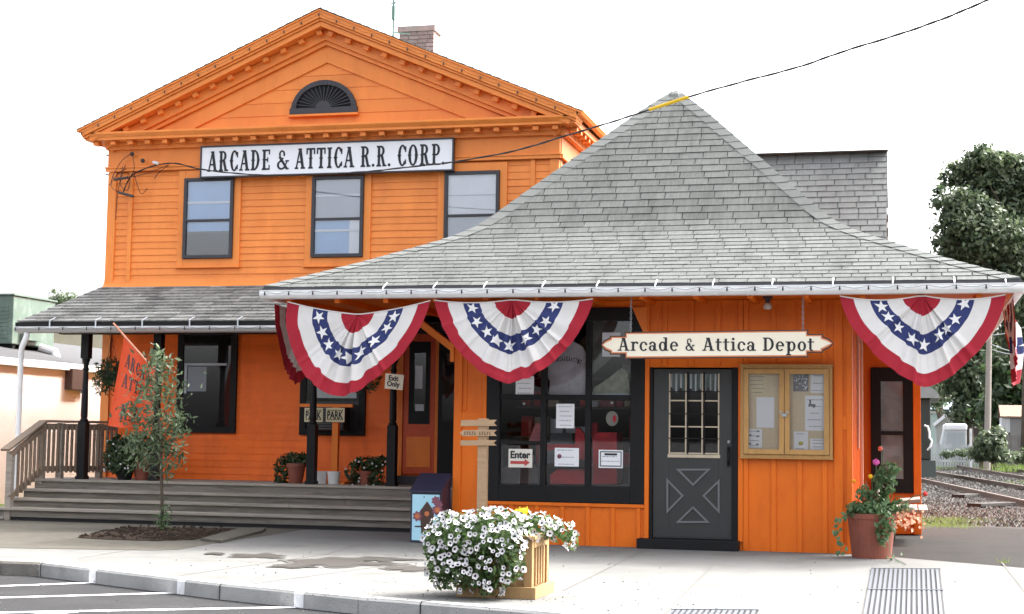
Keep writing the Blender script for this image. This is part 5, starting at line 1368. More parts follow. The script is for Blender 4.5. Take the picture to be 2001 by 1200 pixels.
cxp, cyp = (PX0+PX1)/2, (PY0+PY1)/2
def pc(px, py, Y): return tuple(P(px,py,Y))
blobs = [(pc(962,1045,12.35),(.34,.36,.20)), (pc(1045,1030,12.6),(.22,.28,.11)), (pc(1100,1040,12.65),(.11,.16,.085)), (pc(895,1055,12.35),(.26,.32,.22)), (pc(868,1100,12.25),(.14,.2,.2)), (pc(960,1105,12.12),(.25,.12,.18)), (pc(905,1120,12.12),(.22,.12,.14)), (pc(955,1140,12.08),(.13,.08,.12)), (pc(858,1062,12.3),(.12,.2,.16)), (pc(995,1090,12.12),(.13,.1,.2)), (pc(1118,1058,12.6),(.06,.1,.08))]
lf = MB(); blob_leaves(lf, blobs, 6500, .026, .012); lf.build('foliage', m_leafpet, pe)
def blossom_mesh():
    m_ = MB(); n_ = 20; rim = []; mid_ = []
    for k in range(n_):
        a_ = 2*math.pi*k/n_; r_ = .0295*(1+.10*math.cos(5*a_)); rim.append((r_*math.cos(a_), r_*math.sin(a_), .012+.003*math.cos(5*a_))); mid_.append((.011*math.cos(a_), .011*math.sin(a_), .004))
    m_.add(mid_+rim, [(k, (k+1)%n_, n_+(k+1)%n_, n_+k) for k in range(n_)])
    return m_
bm_ = blossom_mesh()
hm_ = MB(); hm_.add([(.0085*math.cos(k*math.pi/4), .0085*math.sin(k*math.pi/4), .0055) for k in range(8)]+[(0,0,-.012)], [(k,(k+1)%8,8) for k in range(8)])
def surf_point():
    # a point on the camera-facing or upper outside of the blob union
    while True:
        c, rr = random.choices(blobs, [b[1][0]*b[1][2] for b in blobs])[0]
        d = Vector((random.gauss(0,1), random.gauss(0,1)-.7, random.gauss(0,1)+.35)).normalized()
        p = Vector((c[0]+d.x*rr[0]*1.05, c[1]+d.y*rr[1]*1.05, c[2]+d.z*rr[2]*1.05))
        if p.z < .05: continue
        if all(((p.x-c2[0])/r2[0])**2+((p.y-c2[1])/r2[1])**2+((p.z-c2[2])/r2[2])**2 > .95 for c2, r2 in blobs if c2 is not c): return p, d
proto = None; placed = []; rest = MB(); resth = MB()
for k in range(285):
    for _ in range(30):
        p, d = surf_point()
        low = (p.z < .38 and random.random() < .45)
        if low: continue
        if all((p-q).length > .034 for q in placed): break
    placed.append(p)
    nd = (d+Vector((random.gauss(0,.6), -.3+random.gauss(0,.6), .25+random.gauss(0,.5)))).normalized()
    M_ = nd.to_track_quat('Z','Y').to_matrix().to_4x4(); sc = random.uniform(.5,1.0)**.8*1.02
    M_ = Matrix.Translation(p) @ M_ @ Matrix.Diagonal((sc,sc,sc,1))
    if k < 100:
        if proto is None:
            me_ = bpy.data.meshes.new('blossom'); me_.from_pydata(bm_.v, [], bm_.f); me_.materials.append(m_petal)
            mh_ = bpy.data.meshes.new('throat'); mh_.from_pydata(hm_.v, [], hm_.f); mh_.materials.append(m_heart); proto = 1
        b_ = bpy.data.objects.new('blossom', me_); COL.objects.link(b_); b_.parent = pe; b_.matrix_basis = Matrix.Translation(-pe.location) @ M_
        h_ = bpy.data.objects.new('throat', mh_); COL.objects.link(h_); h_.parent = b_
    else:
        rest.add([M_ @ Vector(v) for v in bm_.v], bm_.f); resth.add([M_ @ Vector(v) for v in hm_.v], hm_.f)
r_ = rest.build('blossoms', m_petal, pe); tag(r_, kind='stuff'); tag(resth.build('throats', m_heart, r_), kind='stuff')
m_ = MB()
for k in range(5):
    p = P(1010+k*4, 1001+random.uniform(-2,3), 12.6)
    for a_ in range(5): m_.leaf((p.x+random.gauss(0,.012),p.y,p.z+random.gauss(0,.012)), .03, .018, Vector((random.gauss(0,.5),-1,.5)))
tag(m_.build('yellow_blossom', mat('yellow_petals', (.75,.62,.03), .6, .05, 20), pe), 'yellow blossom at the top of the mound')
# fallen petals and crumbs round the planter
m_ = MB()
for k in range(90):
    a_ = random.uniform(0,6.28); p = Vector((cxp+random.gauss(.0,.55), PY0-.05+random.gauss(-.05,.22), .006)); m_.leaf(p, .012, .006, Vector((random.gauss(0,.2),random.gauss(0,.2),1)))
tag(m_.build('fallen_petals', m_soil), kind='stuff')

# ---------------------------------------------------------------- large terracotta planter at the corner
c = P(1703,1040,18.12)
t = thing('terracotta_planter', (c.x,18.12,0), 'large tapered terracotta pot of mixed flowers at the right corner of the depot', 'planter')
ph_ = P(1703,1003,18.12).z
MB().lathe(c.x, 18.12, [(.215,0),(.262,ph_*.88),(.275,ph_*.885),(.28,ph_),(.255,ph_),(.25,ph_*.93),(.01,ph_*.92)], 36).build('pot', m_terra, t)
fp = thing('flower_arrangement', (c.x,18.12,ph_), 'tall mixed flowers and trailing ivy growing in the large terracotta pot', 'flowers')
lf = MB(); Yq = 18.1
bl = [((c.x,Yq,ph_+.05),(.28,.24,.1)), (pc(1728,945,Yq),(.13,.12,.16)), (pc(1738,920,Yq),(.12,.1,.1)), (pc(1690,965,Yq),(.10,.1,.1)), (pc(1722,985,Yq),(.12,.12,.14)), (pc(1758,990,Yq),(.12,.1,.08)), (pc(1730,1025,17.85),(.12,.08,.16)), (pc(1725,1050,17.82),(.07,.05,.1)), (pc(1672,1000,17.95),(.1,.1,.06))]
blob_leaves(lf, bl, 1500, .034, .017)
lf.build('foliage', m_leafpot, fp)
m_ = MB()
iv = [pc(1650,1008,17.85), pc(1640,1020,17.8), pc(1634,1035,17.8), pc(1632,1045,17.8), pc(1640,1065,17.8), pc(1645,1075,17.8)]
m_.tube([Vector(p) for p in iv], .004, 5); m_.tube([pc(1735,1050,17.8), pc(1740,1085,17.75), Vector(G(1750,1095))+Vector((0,0,.01)), Vector(G(1770,1105))+Vector((0,0,.01))], .004, 5)
for q in [(1752,905),(1722,905),(1712,898),(1692,940),(1703,935),(1765,970),(1808,965),(1725,878)]: m_.tube([pc(1715+(q[0]-1715)*.3,1000,Yq), pc(1715+(q[0]-1715)*.75,970,Yq), pc(*q,Yq)], .005, 5)
m_.split('stem', m_leafpot, fp)
lf = MB()
for p in iv:
    for k in range(4): lf.leaf(Vector(p)+Vector((random.gauss(0,.03),-.01,random.gauss(0,.03))), .035, .022, Vector((random.gauss(0,.4),-1,.3)))
for k in range(14): lf.leaf(Vector(G(1755+random.gauss(0,14),1095+random.gauss(0,6)))+Vector((0,0,.02)), .03, .015, Vector((random.gauss(0,.4),random.gauss(0,.4),1)))
lf.build('ivy', m_leafpot, fp)
def bloom(px, py, r, m, nm, lab, n_=26):
    m_ = MB(); p = Vector(pc(px,py,Yq-.05))
    for k in range(n_):
        d = Vector((random.gauss(0,1),random.gauss(0,1),random.gauss(0,.8))).normalized(); m_.leaf(p+d*r*.6, r*.6, r*.35, d)
    tag(m_.build(nm, m, fp), lab)
bloom(1712,903,.05, mat('pink_dahlia', (.60,.10,.36), .6, .1, 20), 'blossom', 'large pink dahlia blossom')
bloom(1701,931,.036, mat('yellow_marigold', (.75,.42,.01), .6, .1, 20), 'blossom', 'yellow blossom')
bloom(1669,940,.03, mat('golden_marigold', (.78,.36,.01), .6, .1, 20), 'blossom', 'golden blossom at the left')
bloom(1720,877,.036, mat('coral_bloom', (.62,.09,.04), .6, .1, 20), 'blossom', 'coral red blossom at the top')
bloom(1808,965,.036, mat('red_bloom', (.60,.03,.025), .6, .1, 20), 'blossom', 'red blossom on a long stem')
bloom(1689,975,.03, mat('rust_bloom', (.40,.12,.06), .6, .1, 20), 'blossom', 'rust coloured blossom')
m_ = MB()
for k in range(70):
    p = Vector(pc(1775+random.gauss(0,14),1018+random.gauss(0,9),Yq-.05+random.gauss(0,.05))); m_.leaf(p, .022, .018, Vector((random.gauss(0,.6),-1,.4)))
tag(m_.build('peach_blossom', mat('peach_petals', (.68,.36,.22), .6, .1, 20, isl=.2), fp), 'cluster of peach blossom')

# bench against the track side
YBn = 21.4
t = thing('bench', P(1775,1040,YBn), 'grey slatted bench beside the depot wall, seen end on behind the flowers', 'bench')
bx = -.5
for y in (21.55, 22.1):
    m_ = MB(); m_.box(bx+.0, bx+.06, y-.03, y+.03, 0, .62); m_.box(bx+.24, bx+.30, y-.03, y+.03, 0, .40); m_.box(bx+.06, bx+.42, y-.03, y+.03, .36, .40); m_.build('bench_leg', m_frame, t)
m_slat = mat('pale_bench_slat', (.27,.24,.20), .8, .2, 6, isl=.2)
for k in range(5):
    x = bx+.10+k*.125; MB().box(x, x+.112, 20.55, 22.25, .402, .445).build('seat_slat', m_slat, t, bevel=.004)
for k in range(2):
    z = .50+k*.12; MB().beam((bx+.16-k*.07,20.6,z),(bx+.16-k*.07,22.25,z), .03, .11).build('back_slat', m_slat, t, bevel=.004)
MB().beam((bx+.36,20.9,.53),(bx+.62,20.9,.56), .9, .045, (0,0,1)).build('arm_board', m_slat, t, bevel=.004)

# grates in the sidewalk
def grate(p, lab):
    t = thing('steel_grate', (sum(q.x for q in p)/4, sum(q.y for q in p)/4, 0), lab, 'grate', 'steel grates in the sidewalk')
    MB().add([(q.x,q.y,.004) for q in p], [(0,1,2,3)]).build('pit', m_void, t)
    a, b, c_, d = p; n_ = 15; m_ = MB()
    L_ = (d-a).length; npan = max(1, round(L_/2.2))
    for j_ in range(npan):
        s0, s1 = j_/npan, (j_+1)/npan
        for k in range(n_):
            f0, f1 = k/n_, (k+.58)/n_
            q = lambda f, s: (a.lerp(b,f)).lerp(d.lerp(c_,f), s)
            e = .02/L_*1.2
            m_.prism([q(f0,s0+e)+Vector((0,0,.013)), q(f1,s0+e)+Vector((0,0,.013)), q(f1,s1-e)+Vector((0,0,.013)), q(f0,s1-e)+Vector((0,0,.013))], (0,0,-.008))
        for s in (s0+e*.5, s1-e*.5):
            m_.beam(q(0,s)+Vector((0,0,.0135)), q(1,s)+Vector((0,0,.0135)), .03, .009)
    m_.build('bars', m_grate, t)
grate([G(1703,1113), G(1837,1114), G(1848,1215), G(1685,1213)], 'barred steel grate in the sidewalk in front of the terracotta planter')
g0, g1 = G(1312,1194), G(1482,1195); dv = Vector((.05,-1.0,0))
grate([g0, g1, g1+dv, g0+dv], 'barred steel grate at the bottom edge in front of the depot door')

# ---------------------------------------------------------------- trees
def tree(name, base, h, blobs, n, l, w, lab, lm_, r=.2, group=None, branches=10, bark=None):
    t = thing(name, base, lab, 'tree', group); base = Vector(base)
    m_ = MB(); top_ = Vector(blobs[0][0])
    m_.tube([base, base.lerp(top_,.3)+Vector((r*.3,0,0)), base.lerp(top_,.65), top_], [r, r*.75, r*.5, r*.15], 10)
    for k in range(branches):
        c_, rr = random.choice(blobs); s_ = base.lerp(top_, random.uniform(.35,.8)); e_ = Vector(c_)+Vector((random.gauss(0,.4)*rr[0], random.gauss(0,.4)*rr[1], random.gauss(0,.4)*rr[2]))
        m_.tube([s_, s_.lerp(e_,.5)+Vector((0,0,.05*h*random.random())), e_], [r*.32, r*.2, r*.05], 6)
    m_.build('trunk', bark or m_bark, t, smooth=True)
    lf = MB(); blob_leaves(lf, blobs, n, l, w, soft=True); lf.build('crown', lm_, t)
    return t
# sapling in the soil bed
sb0 = G(318,1036); Ys = sb0.y
t = thing('sapling', sb0, 'slim young tree with grey green leaves in the soil bed before the steps', 'tree')
m_ = MB(); m_.tube([sb0, P(316,950,Ys), P(313,850,Ys), P(306,760,Ys), P(302,690,Ys)], [.024,.021,.017,.011,.004], 10)
cl_ = [(305,690,10,16,22),(300,722,22,24,20),(322,712,22,14,18),(312,752,36,22,26),(290,770,30,18,22),(335,775,20,20,22),(268,800,28,16,18),(300,815,40,22,26),(345,820,30,18,18),(280,842,36,20,24),(322,850,34,22,22),(262,868,24,18,20),(306,880,36,20,22),(340,880,18,24,14),(280,905,26,16,20),(325,915,14,18,12),(352,846,16,10,12)]
for px, py, a_, b_, c_ in cl_:
    s_ = P(310,min(py+45,940),Ys); e_ = P(px,py,Ys-.1+random.random()*.2); m_.tube([s_, s_.lerp(e_,.5)+Vector((0,0,-.02)), e_], [.008,.006,.002], 5)
m_.build('trunk', m_bark, t, smooth=True)
k_ = Ys/3065
lf = MB()
for px, py, a_, b_, c_ in cl_:
    for _ in range(int(85*(a_*b_)/600)+27):
        p = P(px+random.gauss(0,.62)*a_, py+random.gauss(0,.62)*b_, Ys+random.gauss(0,.16)); s_ = random.uniform(.7,1.3); lf.leaf(p, .048*s_, .0155*s_, Vector((random.gauss(0,.7),random.gauss(0,.7)-.4,random.gauss(0,.7)+.4)))
lf.build('crown', m_leafgrey, t)
lf = MB(); 
for _ in range(140): p = P(320+random.gauss(0,7), 1015+random.gauss(0,14), Ys-.05+random.gauss(0,.05)); lf.leaf((p.x,p.y,max(p.z,.03)), .028, .012)
lf.build('sucker_leaves', m_leafpot, t)

# background trees at right
def pb(px, py, Y, rx_, ry_, rz_=None):
    s_ = Y/3065; return (tuple(P(px,py,Y)), (rx_*s_, (rz_ or rx_)*s_, ry_*s_))
Yt = 85
big = [pb(1995,330,Yt,60,38), pb(1955,345,Yt,62,50), pb(1925,375,Yt,60,55), pb(1985,420,Yt,75,70), pb(1895,415,Yt-3,55,45), pb(1880,450,Yt,45,30), pb(1930,460,Yt-3,70,55), pb(1980,520,Yt,80,70), pb(1905,500,Yt,55,38), pb(1872,500,Yt,38,28), pb(1960,580,Yt-2,70,65), pb(2040,400,Yt,70,90), pb(2040,560,Yt,80,90), pb(1990,650,Yt,60,60), pb(1900,545,Yt+4,60,50), pb(2070,680,Yt,60,60)]
big += [pb(1862,400,Yt-3,40,34), pb(1856,470,Yt-3,36,30), pb(1868,350,Yt,34,26), pb(1850,500,Yt-2,30,22), pb(1890,330,Yt,36,24), pb(1925,310,Yt,40,24)]
big = [((c[0],c[1],c[2]),(r_[0]*.86,r_[1]*.86,r_[2]*.86)) for c, r_ in big] + [((c[0]+random.uniform(-.85,.85)*r_[0],c[1]-abs(random.gauss(0,.5))*r_[1],c[2]+random.uniform(-.8,.9)*r_[2]),(r_[0]*.40,r_[1]*.40,r_[2]*.36)) for c, r_ in big for _ in range(4)]
tree('big_tree', (P(2010,900,Yt).x,Yt,-.02), 15, big, 70000, .15, .08, 'big broad leaved tree rising behind the right end of the depot roof', m_leaftree, .45, branches=22)
Yt2 = 105
t2 = [pb(1880,700,Yt2,44,50), pb(1905,740,Yt2,36,45), pb(1862,745,Yt2,25,40), pb(1890,800,Yt2,36,34), pb(1915,670,Yt2,40,40), pb(1925,790,Yt2,30,30), pb(1830,770,Yt2+10,22,30)]
tree('leafy_tree', (P(1897,880,Yt2).x,Yt2,-.02), 8, t2, 9000, .20, .11, 'smaller leafy tree beyond the tracks below the big tree', m_leaftree, .3)
t3 = [pb(1840,720,118,40,60), pb(1815,760,118,26,40), pb(1860,680,118,40,40)]
tree('far_tree', (P(1835,880,118).x,118,-.02), 9, t3, 5000, .24, .12, 'pale leafy tree farthest along the tracks beside the green tender', m_leafgrey, .3)
t4 = [pb(115,590,60,32,20), pb(135,583,60,20,16), pb(98,600,60,22,14), pb(90,622,60,26,16), pb(105,570,60,12,8)]
tree('distant_tree', (P(120,860,60).x,60,-.02), 6, t4, 620, .10, .05, 'thin distant tree top showing above the porch roof at left', m_leaftree, .12, branches=8)
t5 = [pb(2005,760,96,60,60), pb(1960,730,96,45,60), pb(1945,800,98,40,40), pb(2050,780,96,60,60), pb(1985,820,100,50,30)]
tree('shaded_tree', (P(1992,890,96).x,96,-.02), 9, t5, 9000, .24, .13, 'dark shaded tree behind the grey shed', m_leafdk, .4)
# hedge bush and weeds
t = thing('bush', G(1935,898,-.02), 'green bush in front of the fence beside the utility pole', 'bush')
lf = MB(); blob_leaves(lf, [pb(1935,870,72,30,28), pb(1950,850,72,16,18), pb(1915,885,72,22,16), pb(1950,890,72,26,14)], 2600, .11, .06); lf.build('foliage', m_leaftree, t)
t = thing('wild_shrub', G(1868,893,-.02), 'low wild shrub at the foot of the picket fence', 'bush')
lf = MB(); blob_leaves(lf, [pb(1850,888,84,16,8), pb(1880,886,84,20,9), pb(1908,888,82,20,12)], 900, .09, .05, soft=True); lf.build('foliage', m_leaftree, t)
t = thing('wild_shrub', G(1990,905,-.02), 'green shrub before the board fence at the right edge', 'bush')
lf = MB(); blob_leaves(lf, [pb(1985,893,76,24,12), pb(2015,890,76,26,16), pb(1962,895,74,18,10)], 1200, .09, .05, soft=True); lf.build('foliage', m_leaftree, t)
gs = MB()
def tuft(p, n_, h, sp):
    for _ in range(n_):
        b_ = Vector((p[0]+random.gauss(0,sp), p[1]+random.gauss(0,sp*1.6), -.02)); d = Vector((random.gauss(0,.3),random.gauss(0,.3),1))*h*random.uniform(.5,1.2); w_ = Vector((random.uniform(-1,1),random.uniform(-1,1),0)).normalized()*h*.05
        gs.add([b_-w_, b_+w_, b_+d], [(0,1,2)])
for k in range(420): q = G(random.uniform(1806,2020), random.uniform(900,912)-0*k, -.02); tuft((q.x,q.y), 9, .22, .5) if random.random() < .5 else None
for k in range(200): q = G(random.uniform(1940,2030), random.uniform(896,925), -.02); tuft((q.x,q.y), 10, .4, .5)
for k in range(110): q = G(random.gauss(1845,26), random.gauss(1022,4), -.02); tuft((q.x,q.y), 12, .05, .10)
for k in range(40): q = G(random.gauss(1940,30), random.gauss(1020,2), -.02); tuft((q.x,q.y), 8, .04, .1)
for k in range(60): q = G(random.uniform(1805,1850), random.gauss(912,3), -.02); tuft((q.x,q.y), 10, .1, .4)
for k in range(110): q = G(random.uniform(-30,60), random.uniform(905,960), -.02); tuft((q.x,q.y), 14, .10, .2)
tuft(tuple(G(1962,1098))[:2], 20, .08, .03)
gv = MB()
for k in range(9000):
    q = G(random.uniform(1790,2040), 900+130*random.random()**1.1, -.02)
    if q.y < 26.2: continue
    r_ = random.uniform(.02,.055)*(1 if q.y < 45 else 1.6); a_ = random.uniform(0,6.28); h_ = r_*random.uniform(.6,1.1)
    gv.add([(q.x+r_*math.cos(a_+i*1.57)*random.uniform(.6,1.2), q.y+r_*math.sin(a_+i*1.57)*random.uniform(.6,1.2), -.022) for i in range(4)]+[(q.x+random.gauss(0,.25)*r_, q.y+random.gauss(0,.25)*r_, -.02+h_)], [(0,1,4),(1,2,4),(2,3,4),(3,0,4)])
tag(gv.build('gravel', mat('loose_gravel', (.085,.082,.078), .95, .3, 6, isl=.7, spec=.05)), kind='stuff')
for k in range(260): q = G(random.gauss(1850,34), random.gauss(1021,5), -.02); tuft((q.x,q.y), 12, .055, .12)
for k in range(160): q = G(random.uniform(1802,1880), random.gauss(911,3), -.02); tuft((q.x,q.y), 12, .13, .4)
for k in range(90): q = G(random.gauss(1985,12), random.gauss(945,4), -.02); tuft((q.x,q.y), 10, .07, .3)
tag(gs.build('grass', leafmat('grass_blades', (.07,.12,.02), (.19,.26,.06))), kind='stuff')
lw = MB(); q = [(-40,23),(-12.72,22.6),(-12.72,34.5),(-15.4,45),(-40,60)]; lw.add([(x,y,-.012) for x, y in q], [(0,1,2,3,4)]); struct(lw.build('lawn', mat('short_grass', (.10,.16,.035), .95, .3, 30, .6, 60)))

# ---------------------------------------------------------------- tracks
def track(px_near, px_far, lab):
    (a, b), (c_, d) = px_near, px_far
    A, B = G(*a,.05), G(*b,.05); C_, D = G(*c_,.05), G(*d,.05)
    t = thing('railway_track', (B.x,B.y,-.02), lab, 'railway track', 'railway tracks beside the depot')
    dirn = ((A-B).normalized()+(C_-D).normalized()).normalized()
    gauge = 1.75
    def rail(p0, L0, L1):
        m_ = MB(); s_ = p0-dirn*L0; e_ = p0+dirn*L1
        for w_, h0, h1 in ((.07,.115,.155),(.02,.03,.115),(.14,0,.03)):
            n_ = Vector((-dirn.y,dirn.x,0))*(w_/2)
            m_.prism([s_-n_+Vector((0,0,h1)), s_+n_+Vector((0,0,h1)), e_+n_+Vector((0,0,h1)), e_-n_+Vector((0,0,h1))], (0,0,h0-h1))
        return m_.split('rail', m_rust, t)
    B0 = Vector((B.x,B.y,-.02)); D0 = Vector((D.x,D.y,-.02))
    nrm = Vector((dirn.y,-dirn.x,0))
    rail(B0, 25, 110); q = B0+nrm*(D0-B0).dot(nrm); rail(q, 25, 110)
    tm_ = MB(); w0 = (D0-B0).dot(nrm); k = -20
    while k < 90:
        c0 = B0+dirn*k; a_ = c0-nrm*.5*(1 if w0 > 0 else -1); b_ = c0+nrm*(w0+.5*(1 if w0 > 0 else -1)); tm_.beam(a_+Vector((0,0,.0)), b_+Vector((0,0,.0)), .22, .05); k += .62
    tm_.build('sleepers', m_tie, t)
track(((1800,937),(2001,985)), ((1800,922),(2001,955)), 'rusty railway track nearest to the depot')
track(((1822,902),(2001,935)), ((1822,897),(2001,922)), 'farther railway track along the weedy fence')
for i, (q0, q1) in enumerate([((1872,970),(1900,968)), ((1903,988),(1972,985))]):
    a, b = G(*q0,.03), G(*q1,.03); d = (b-a).normalized()
    tag(MB().beam(Vector((a.x,a.y,.04)), Vector((b.x,b.y,.04)), .32, .07).build('loose_timber', m_tie, None, bevel=.01), ['short dark timber lying in the gravel before the near track', 'long dark timber lying in the gravel nearest to the sidewalk'][i], 'timber', 'old timbers on the gravel')

# green tender on the track, mostly hidden behind the depot
Yg = 56
xg1 = P(1822,850,Yg).x
tn = thing('tender', (xg1-1.3,Yg+3,-.02), 'dark green railway tender partly hidden behind the right side of the depot', 'rail car')
m_tgreen = mat('dark_green_steel', (.018,.026,.023), .5, .2, 3)
MB().box(xg1-2.6, xg1-.05, Yg, Yg+7, .7, P(1810,778,Yg).z).build('body', m_tgreen, tn, bevel=.05)
rr_ = MB(); z0 = P(1810,778,Yg).z; w_ = 1.55; rr_.prism([(xg1-1.3+w_*math.cos(math.pi*k/16), Yg-.25, z0+.62*math.sin(math.pi*k/16)) for k in range(17)], (0,7.4,0)); rr_.build('roof', mat('grey_car_roof', (.22,.24,.24), .5, .15, 4), tn)
MB().prism([(xg1-2.5,Yg-.1,.7),(xg1-2.5,Yg+.3,.7),(xg1-2.5,Yg+.9,.12),(xg1-2.5,Yg-.35,.12)], (2.6,0,0)).build('pilot', m_tgreen, tn)
for k in (1.2, 5.4):
    MB().box(xg1-2.3, xg1-.3, Yg+k, Yg+k+1.2, .1, .7).build('bogie', m_black, tn)
hh = MB(); hh.tube([P(1806,831,Yg-.3), P(1813,834,Yg-.3), P(1816,845,Yg-.3), P(1816,855,Yg-.3), P(1821,862,Yg-.3), P(1818,873,Yg-.3), P(1812,880,Yg-.3)], .035, 8); hh.build('handrail', m_white, tn, smooth=True)

# sheds, fence, van, pole beyond the tracks
Yf = 88
def lx(px, Y): return P(px,860,Y).x
sh_ = thing('grey_shed', (lx(1990,Yf),Yf,-.02), 'small grey shed with a brown roof at the right edge behind the tracks', 'shed')
x0, x1 = lx(1974,Yf), lx(2060,Yf); zt = P(1980,816,Yf).z; za = P(1980,794,Yf).z
MB().box(x0, x1, Yf, Yf+2.6, -.02, zt).build('wall', mat('weathered_grey_boards', (.22,.22,.22), .85, .15, 3, stretch=(6,6,.5)), sh_)
MB().box(x0-.4, x0, Yf-.0, Yf+2.6, P(1965,845,Yf).z, zt).build('white_end_wall', mat('pale_shed_boards', (.5,.52,.53), .7, .12, 3, stretch=(6,6,.5)), sh_)
MB().prism([(x0-.5,Yf-.15,zt-.02),(x0-.5,Yf+1.3,za),(x0-.5,Yf+2.75,zt-.02),(x0-.5,Yf+2.75,zt+.06),(x0-.5,Yf+1.3,za+.09),(x0-.5,Yf-.15,zt+.06)], (x1-x0+.8,0,0)).build('roof', mat('brown_shed_roof', (.20,.14,.10), .85, .15, 3), sh_)
MB().prism([(x0-.35,Yf+.1,zt),(x0-.35,Yf+2.5,zt),(x0-.35,Yf+1.3,za)], (.25,0,0)).build('gable', mat('pale_shed_gable', (.45,.46,.47), .7, .12, 3), sh_)
fe = thing('board_fence', (lx(1980,Yf-3),Yf-3,-.02), 'tall grey weathered board fence at the right edge beyond the tracks', 'fence')
m_ = MB(); x = lx(1962,Yf-3); zt2 = P(1980,852,Yf-3).z
while x < lx(2070,Yf-3): h_ = zt2+random.uniform(-.05,.1); m_.box(x, x+.19, Yf-3, Yf-2.97, -.02, h_); x += .205
m_.build('boards', mat('fence_boards', (.16,.15,.14), .9, .2, 3, isl=.3), fe); MB().box(lx(1962,Yf-3), lx(2070,Yf-3), Yf-2.96, Yf-2.9, .4, .5).build('fence_rail', m_rail, fe)
fe = thing('picket_fence', (lx(1860,Yf),Yf,-.02), 'pale grey picket fence in front of the white van', 'fence')
m_ = MB(); x = lx(1818,Yf); 
while x < lx(1908,Yf):
    h_ = P(1860,866+random.uniform(-1,1),Yf).z; m_.prism([(x,Yf,-.02),(x+.11,Yf,-.02),(x+.11,Yf,h_-.1),(x+.055,Yf,h_),(x,Yf,h_-.1)], (0,.03,0)); x += .14
m_.build('pickets', mat('grey_white_pickets', (.42,.45,.45), .8, .12, 4, isl=.15), fe); MB().box(lx(1818,Yf), lx(1908,Yf), Yf+.032, Yf+.08, .3, .4).build('fence_rail', m_offwhite, fe)
MB_p = MB(); x = lx(1897,Yf-.5); MB_p.box(x-.06, x+.06, Yf-.55, Yf-.43, -.02, P(1897,838,Yf-.5).z); tag(MB_p.build('white_post', m_white, None, bevel=.02), 'thin white post standing between the van and the bush', 'post')
vn = thing('white_van', (lx(1866,Yf+4),Yf+4,-.02), 'white van parked behind the picket fence', 'van')
Yv = Yf+4; vz0, vz1, vzm = P(1866,878,Yv).z, P(1866,829,Yv).z, P(1866,845,Yv).z
m_ = MB(); m_.prism([(lx(1836,Yv),Yv,vz0),(lx(1889,Yv),Yv,vz0),(lx(1889,Yv),Yv,vz1),(lx(1847,Yv),Yv,vz1)], (0,4.5,0)); m_.build('body', mat('white_van_paint', (.46,.50,.52), .3, .04, 3), vn, bevel=.08)
m_ = MB(); m_.prism([(lx(1848,Yv),Yv-.02,vzm-.75),(lx(1885,Yv),Yv-.02,vzm-.75),(lx(1884,Yv),Yv-.02,vzm),(lx(1852,Yv),Yv-.02,vzm)], (0,.03,0)); m_.build('windscreen', mat('pale_windscreen', (.34,.38,.40), .3, .1, 3), vn)
m_ = MB(); m_.box(lx(1845,Yv), lx(1890,Yv), Yv-.1, Yv+4.5, vz1-.35, vz1+.03); m_.build('roof', m_signwhite, vn, bevel=.1)
for xx in (lx(1842,Yv), lx(1884,Yv)-.25): 
    m_ = MB(); m_.tube([(xx,Yv+.7,.3),(xx+.25,Yv+.7,.3)], .32, 18); m_.build('wheel', m_black, vn)
hs_ = thing('blue_house', (lx(1845,135),135,-.02), 'house with a pale blue roof behind the trees beyond the tracks', 'house')
Yh = 135
MB().box(lx(1818,Yh), lx(1880,Yh), Yh, Yh+8, -.02, P(1850,808,Yh).z).build('wall', mat('pale_green_wall', (.33,.42,.38), .8, .08, 2), hs_)
za, zb2 = P(1850,800,Yh).z, P(1850,752,Yh).z; MB().prism([(lx(1812,Yh),Yh-.6,za),(lx(1812,Yh),Yh+4,zb2),(lx(1812,Yh),Yh+8.6,za)], (lx(1888,Yh)-lx(1812,Yh),0,0)).build('roof', mat('pale_blue_roof', (.26,.36,.42), .6, .06, 4), hs_)
gb = thing('gabled_garage', (lx(1850,112),112,-.02), 'pale gabled garage behind the white van', 'garage')
Yga = 112; a, b, c_ = P(1830,828,Yga), P(1857,806,Yga), P(1890,832,Yga)
MB().prism([(a.x,Yga,-.02),(c_.x,Yga,-.02),(c_.x,Yga,c_.z),(b.x,Yga,b.z-.1),(a.x,Yga,a.z)], (0,5,0)).build('wall', mat('pale_garage_wall', (.38,.40,.37), .8, .08, 3), gb)
m_ = MB(); m_.beam((a.x-.2,Yga+2.4,a.z-.1),(b.x,Yga+2.4,b.z+.06),5.3,.2,(0,0,1)); m_.beam((c_.x+.2,Yga+2.4,c_.z-.1),(b.x,Yga+2.4,b.z+.06),5.3,.19,(0,0,1)); m_.build('roof', m_signwhite, gb)
bn = thing('brown_barn', (lx(1935,110),110,-.02), 'low dark brown building in the shade of the trees', 'building')
MB().box(lx(1903,110), lx(1975,110), 110, 114, -.02, P(1935,820,110).z).build('wall', mat('dark_brown_boards', (.07,.055,.05), .9, .2, 3), bn)
MB().prism([(lx(1900,110),109.6,P(1935,822,110).z),(lx(1900,110),112,P(1935,808,110).z),(lx(1900,110),114.4,P(1935,822,110).z)], (lx(1978,110)-lx(1900,110),0,0)).build('roof', mat('dark_shed_roof', (.10,.09,.085), .85, .2, 3), bn)
tk = thing('pale_tank', (lx(1930,80),80,-.02), 'pale rounded tank behind the green bush', 'tank')
m_ = MB(); c0 = P(1930,862,80); m_.tube([(c0.x-.6,80,c0.z-.45),(c0.x-.5,80,c0.z-.45),(c0.x+.5,80,c0.z-.45),(c0.x+.6,80,c0.z-.45)], [.35,.55,.55,.35], 18); m_.build('shell', mat('pale_tank_paint', (.45,.47,.46), .5, .1, 3), tk, smooth=True)
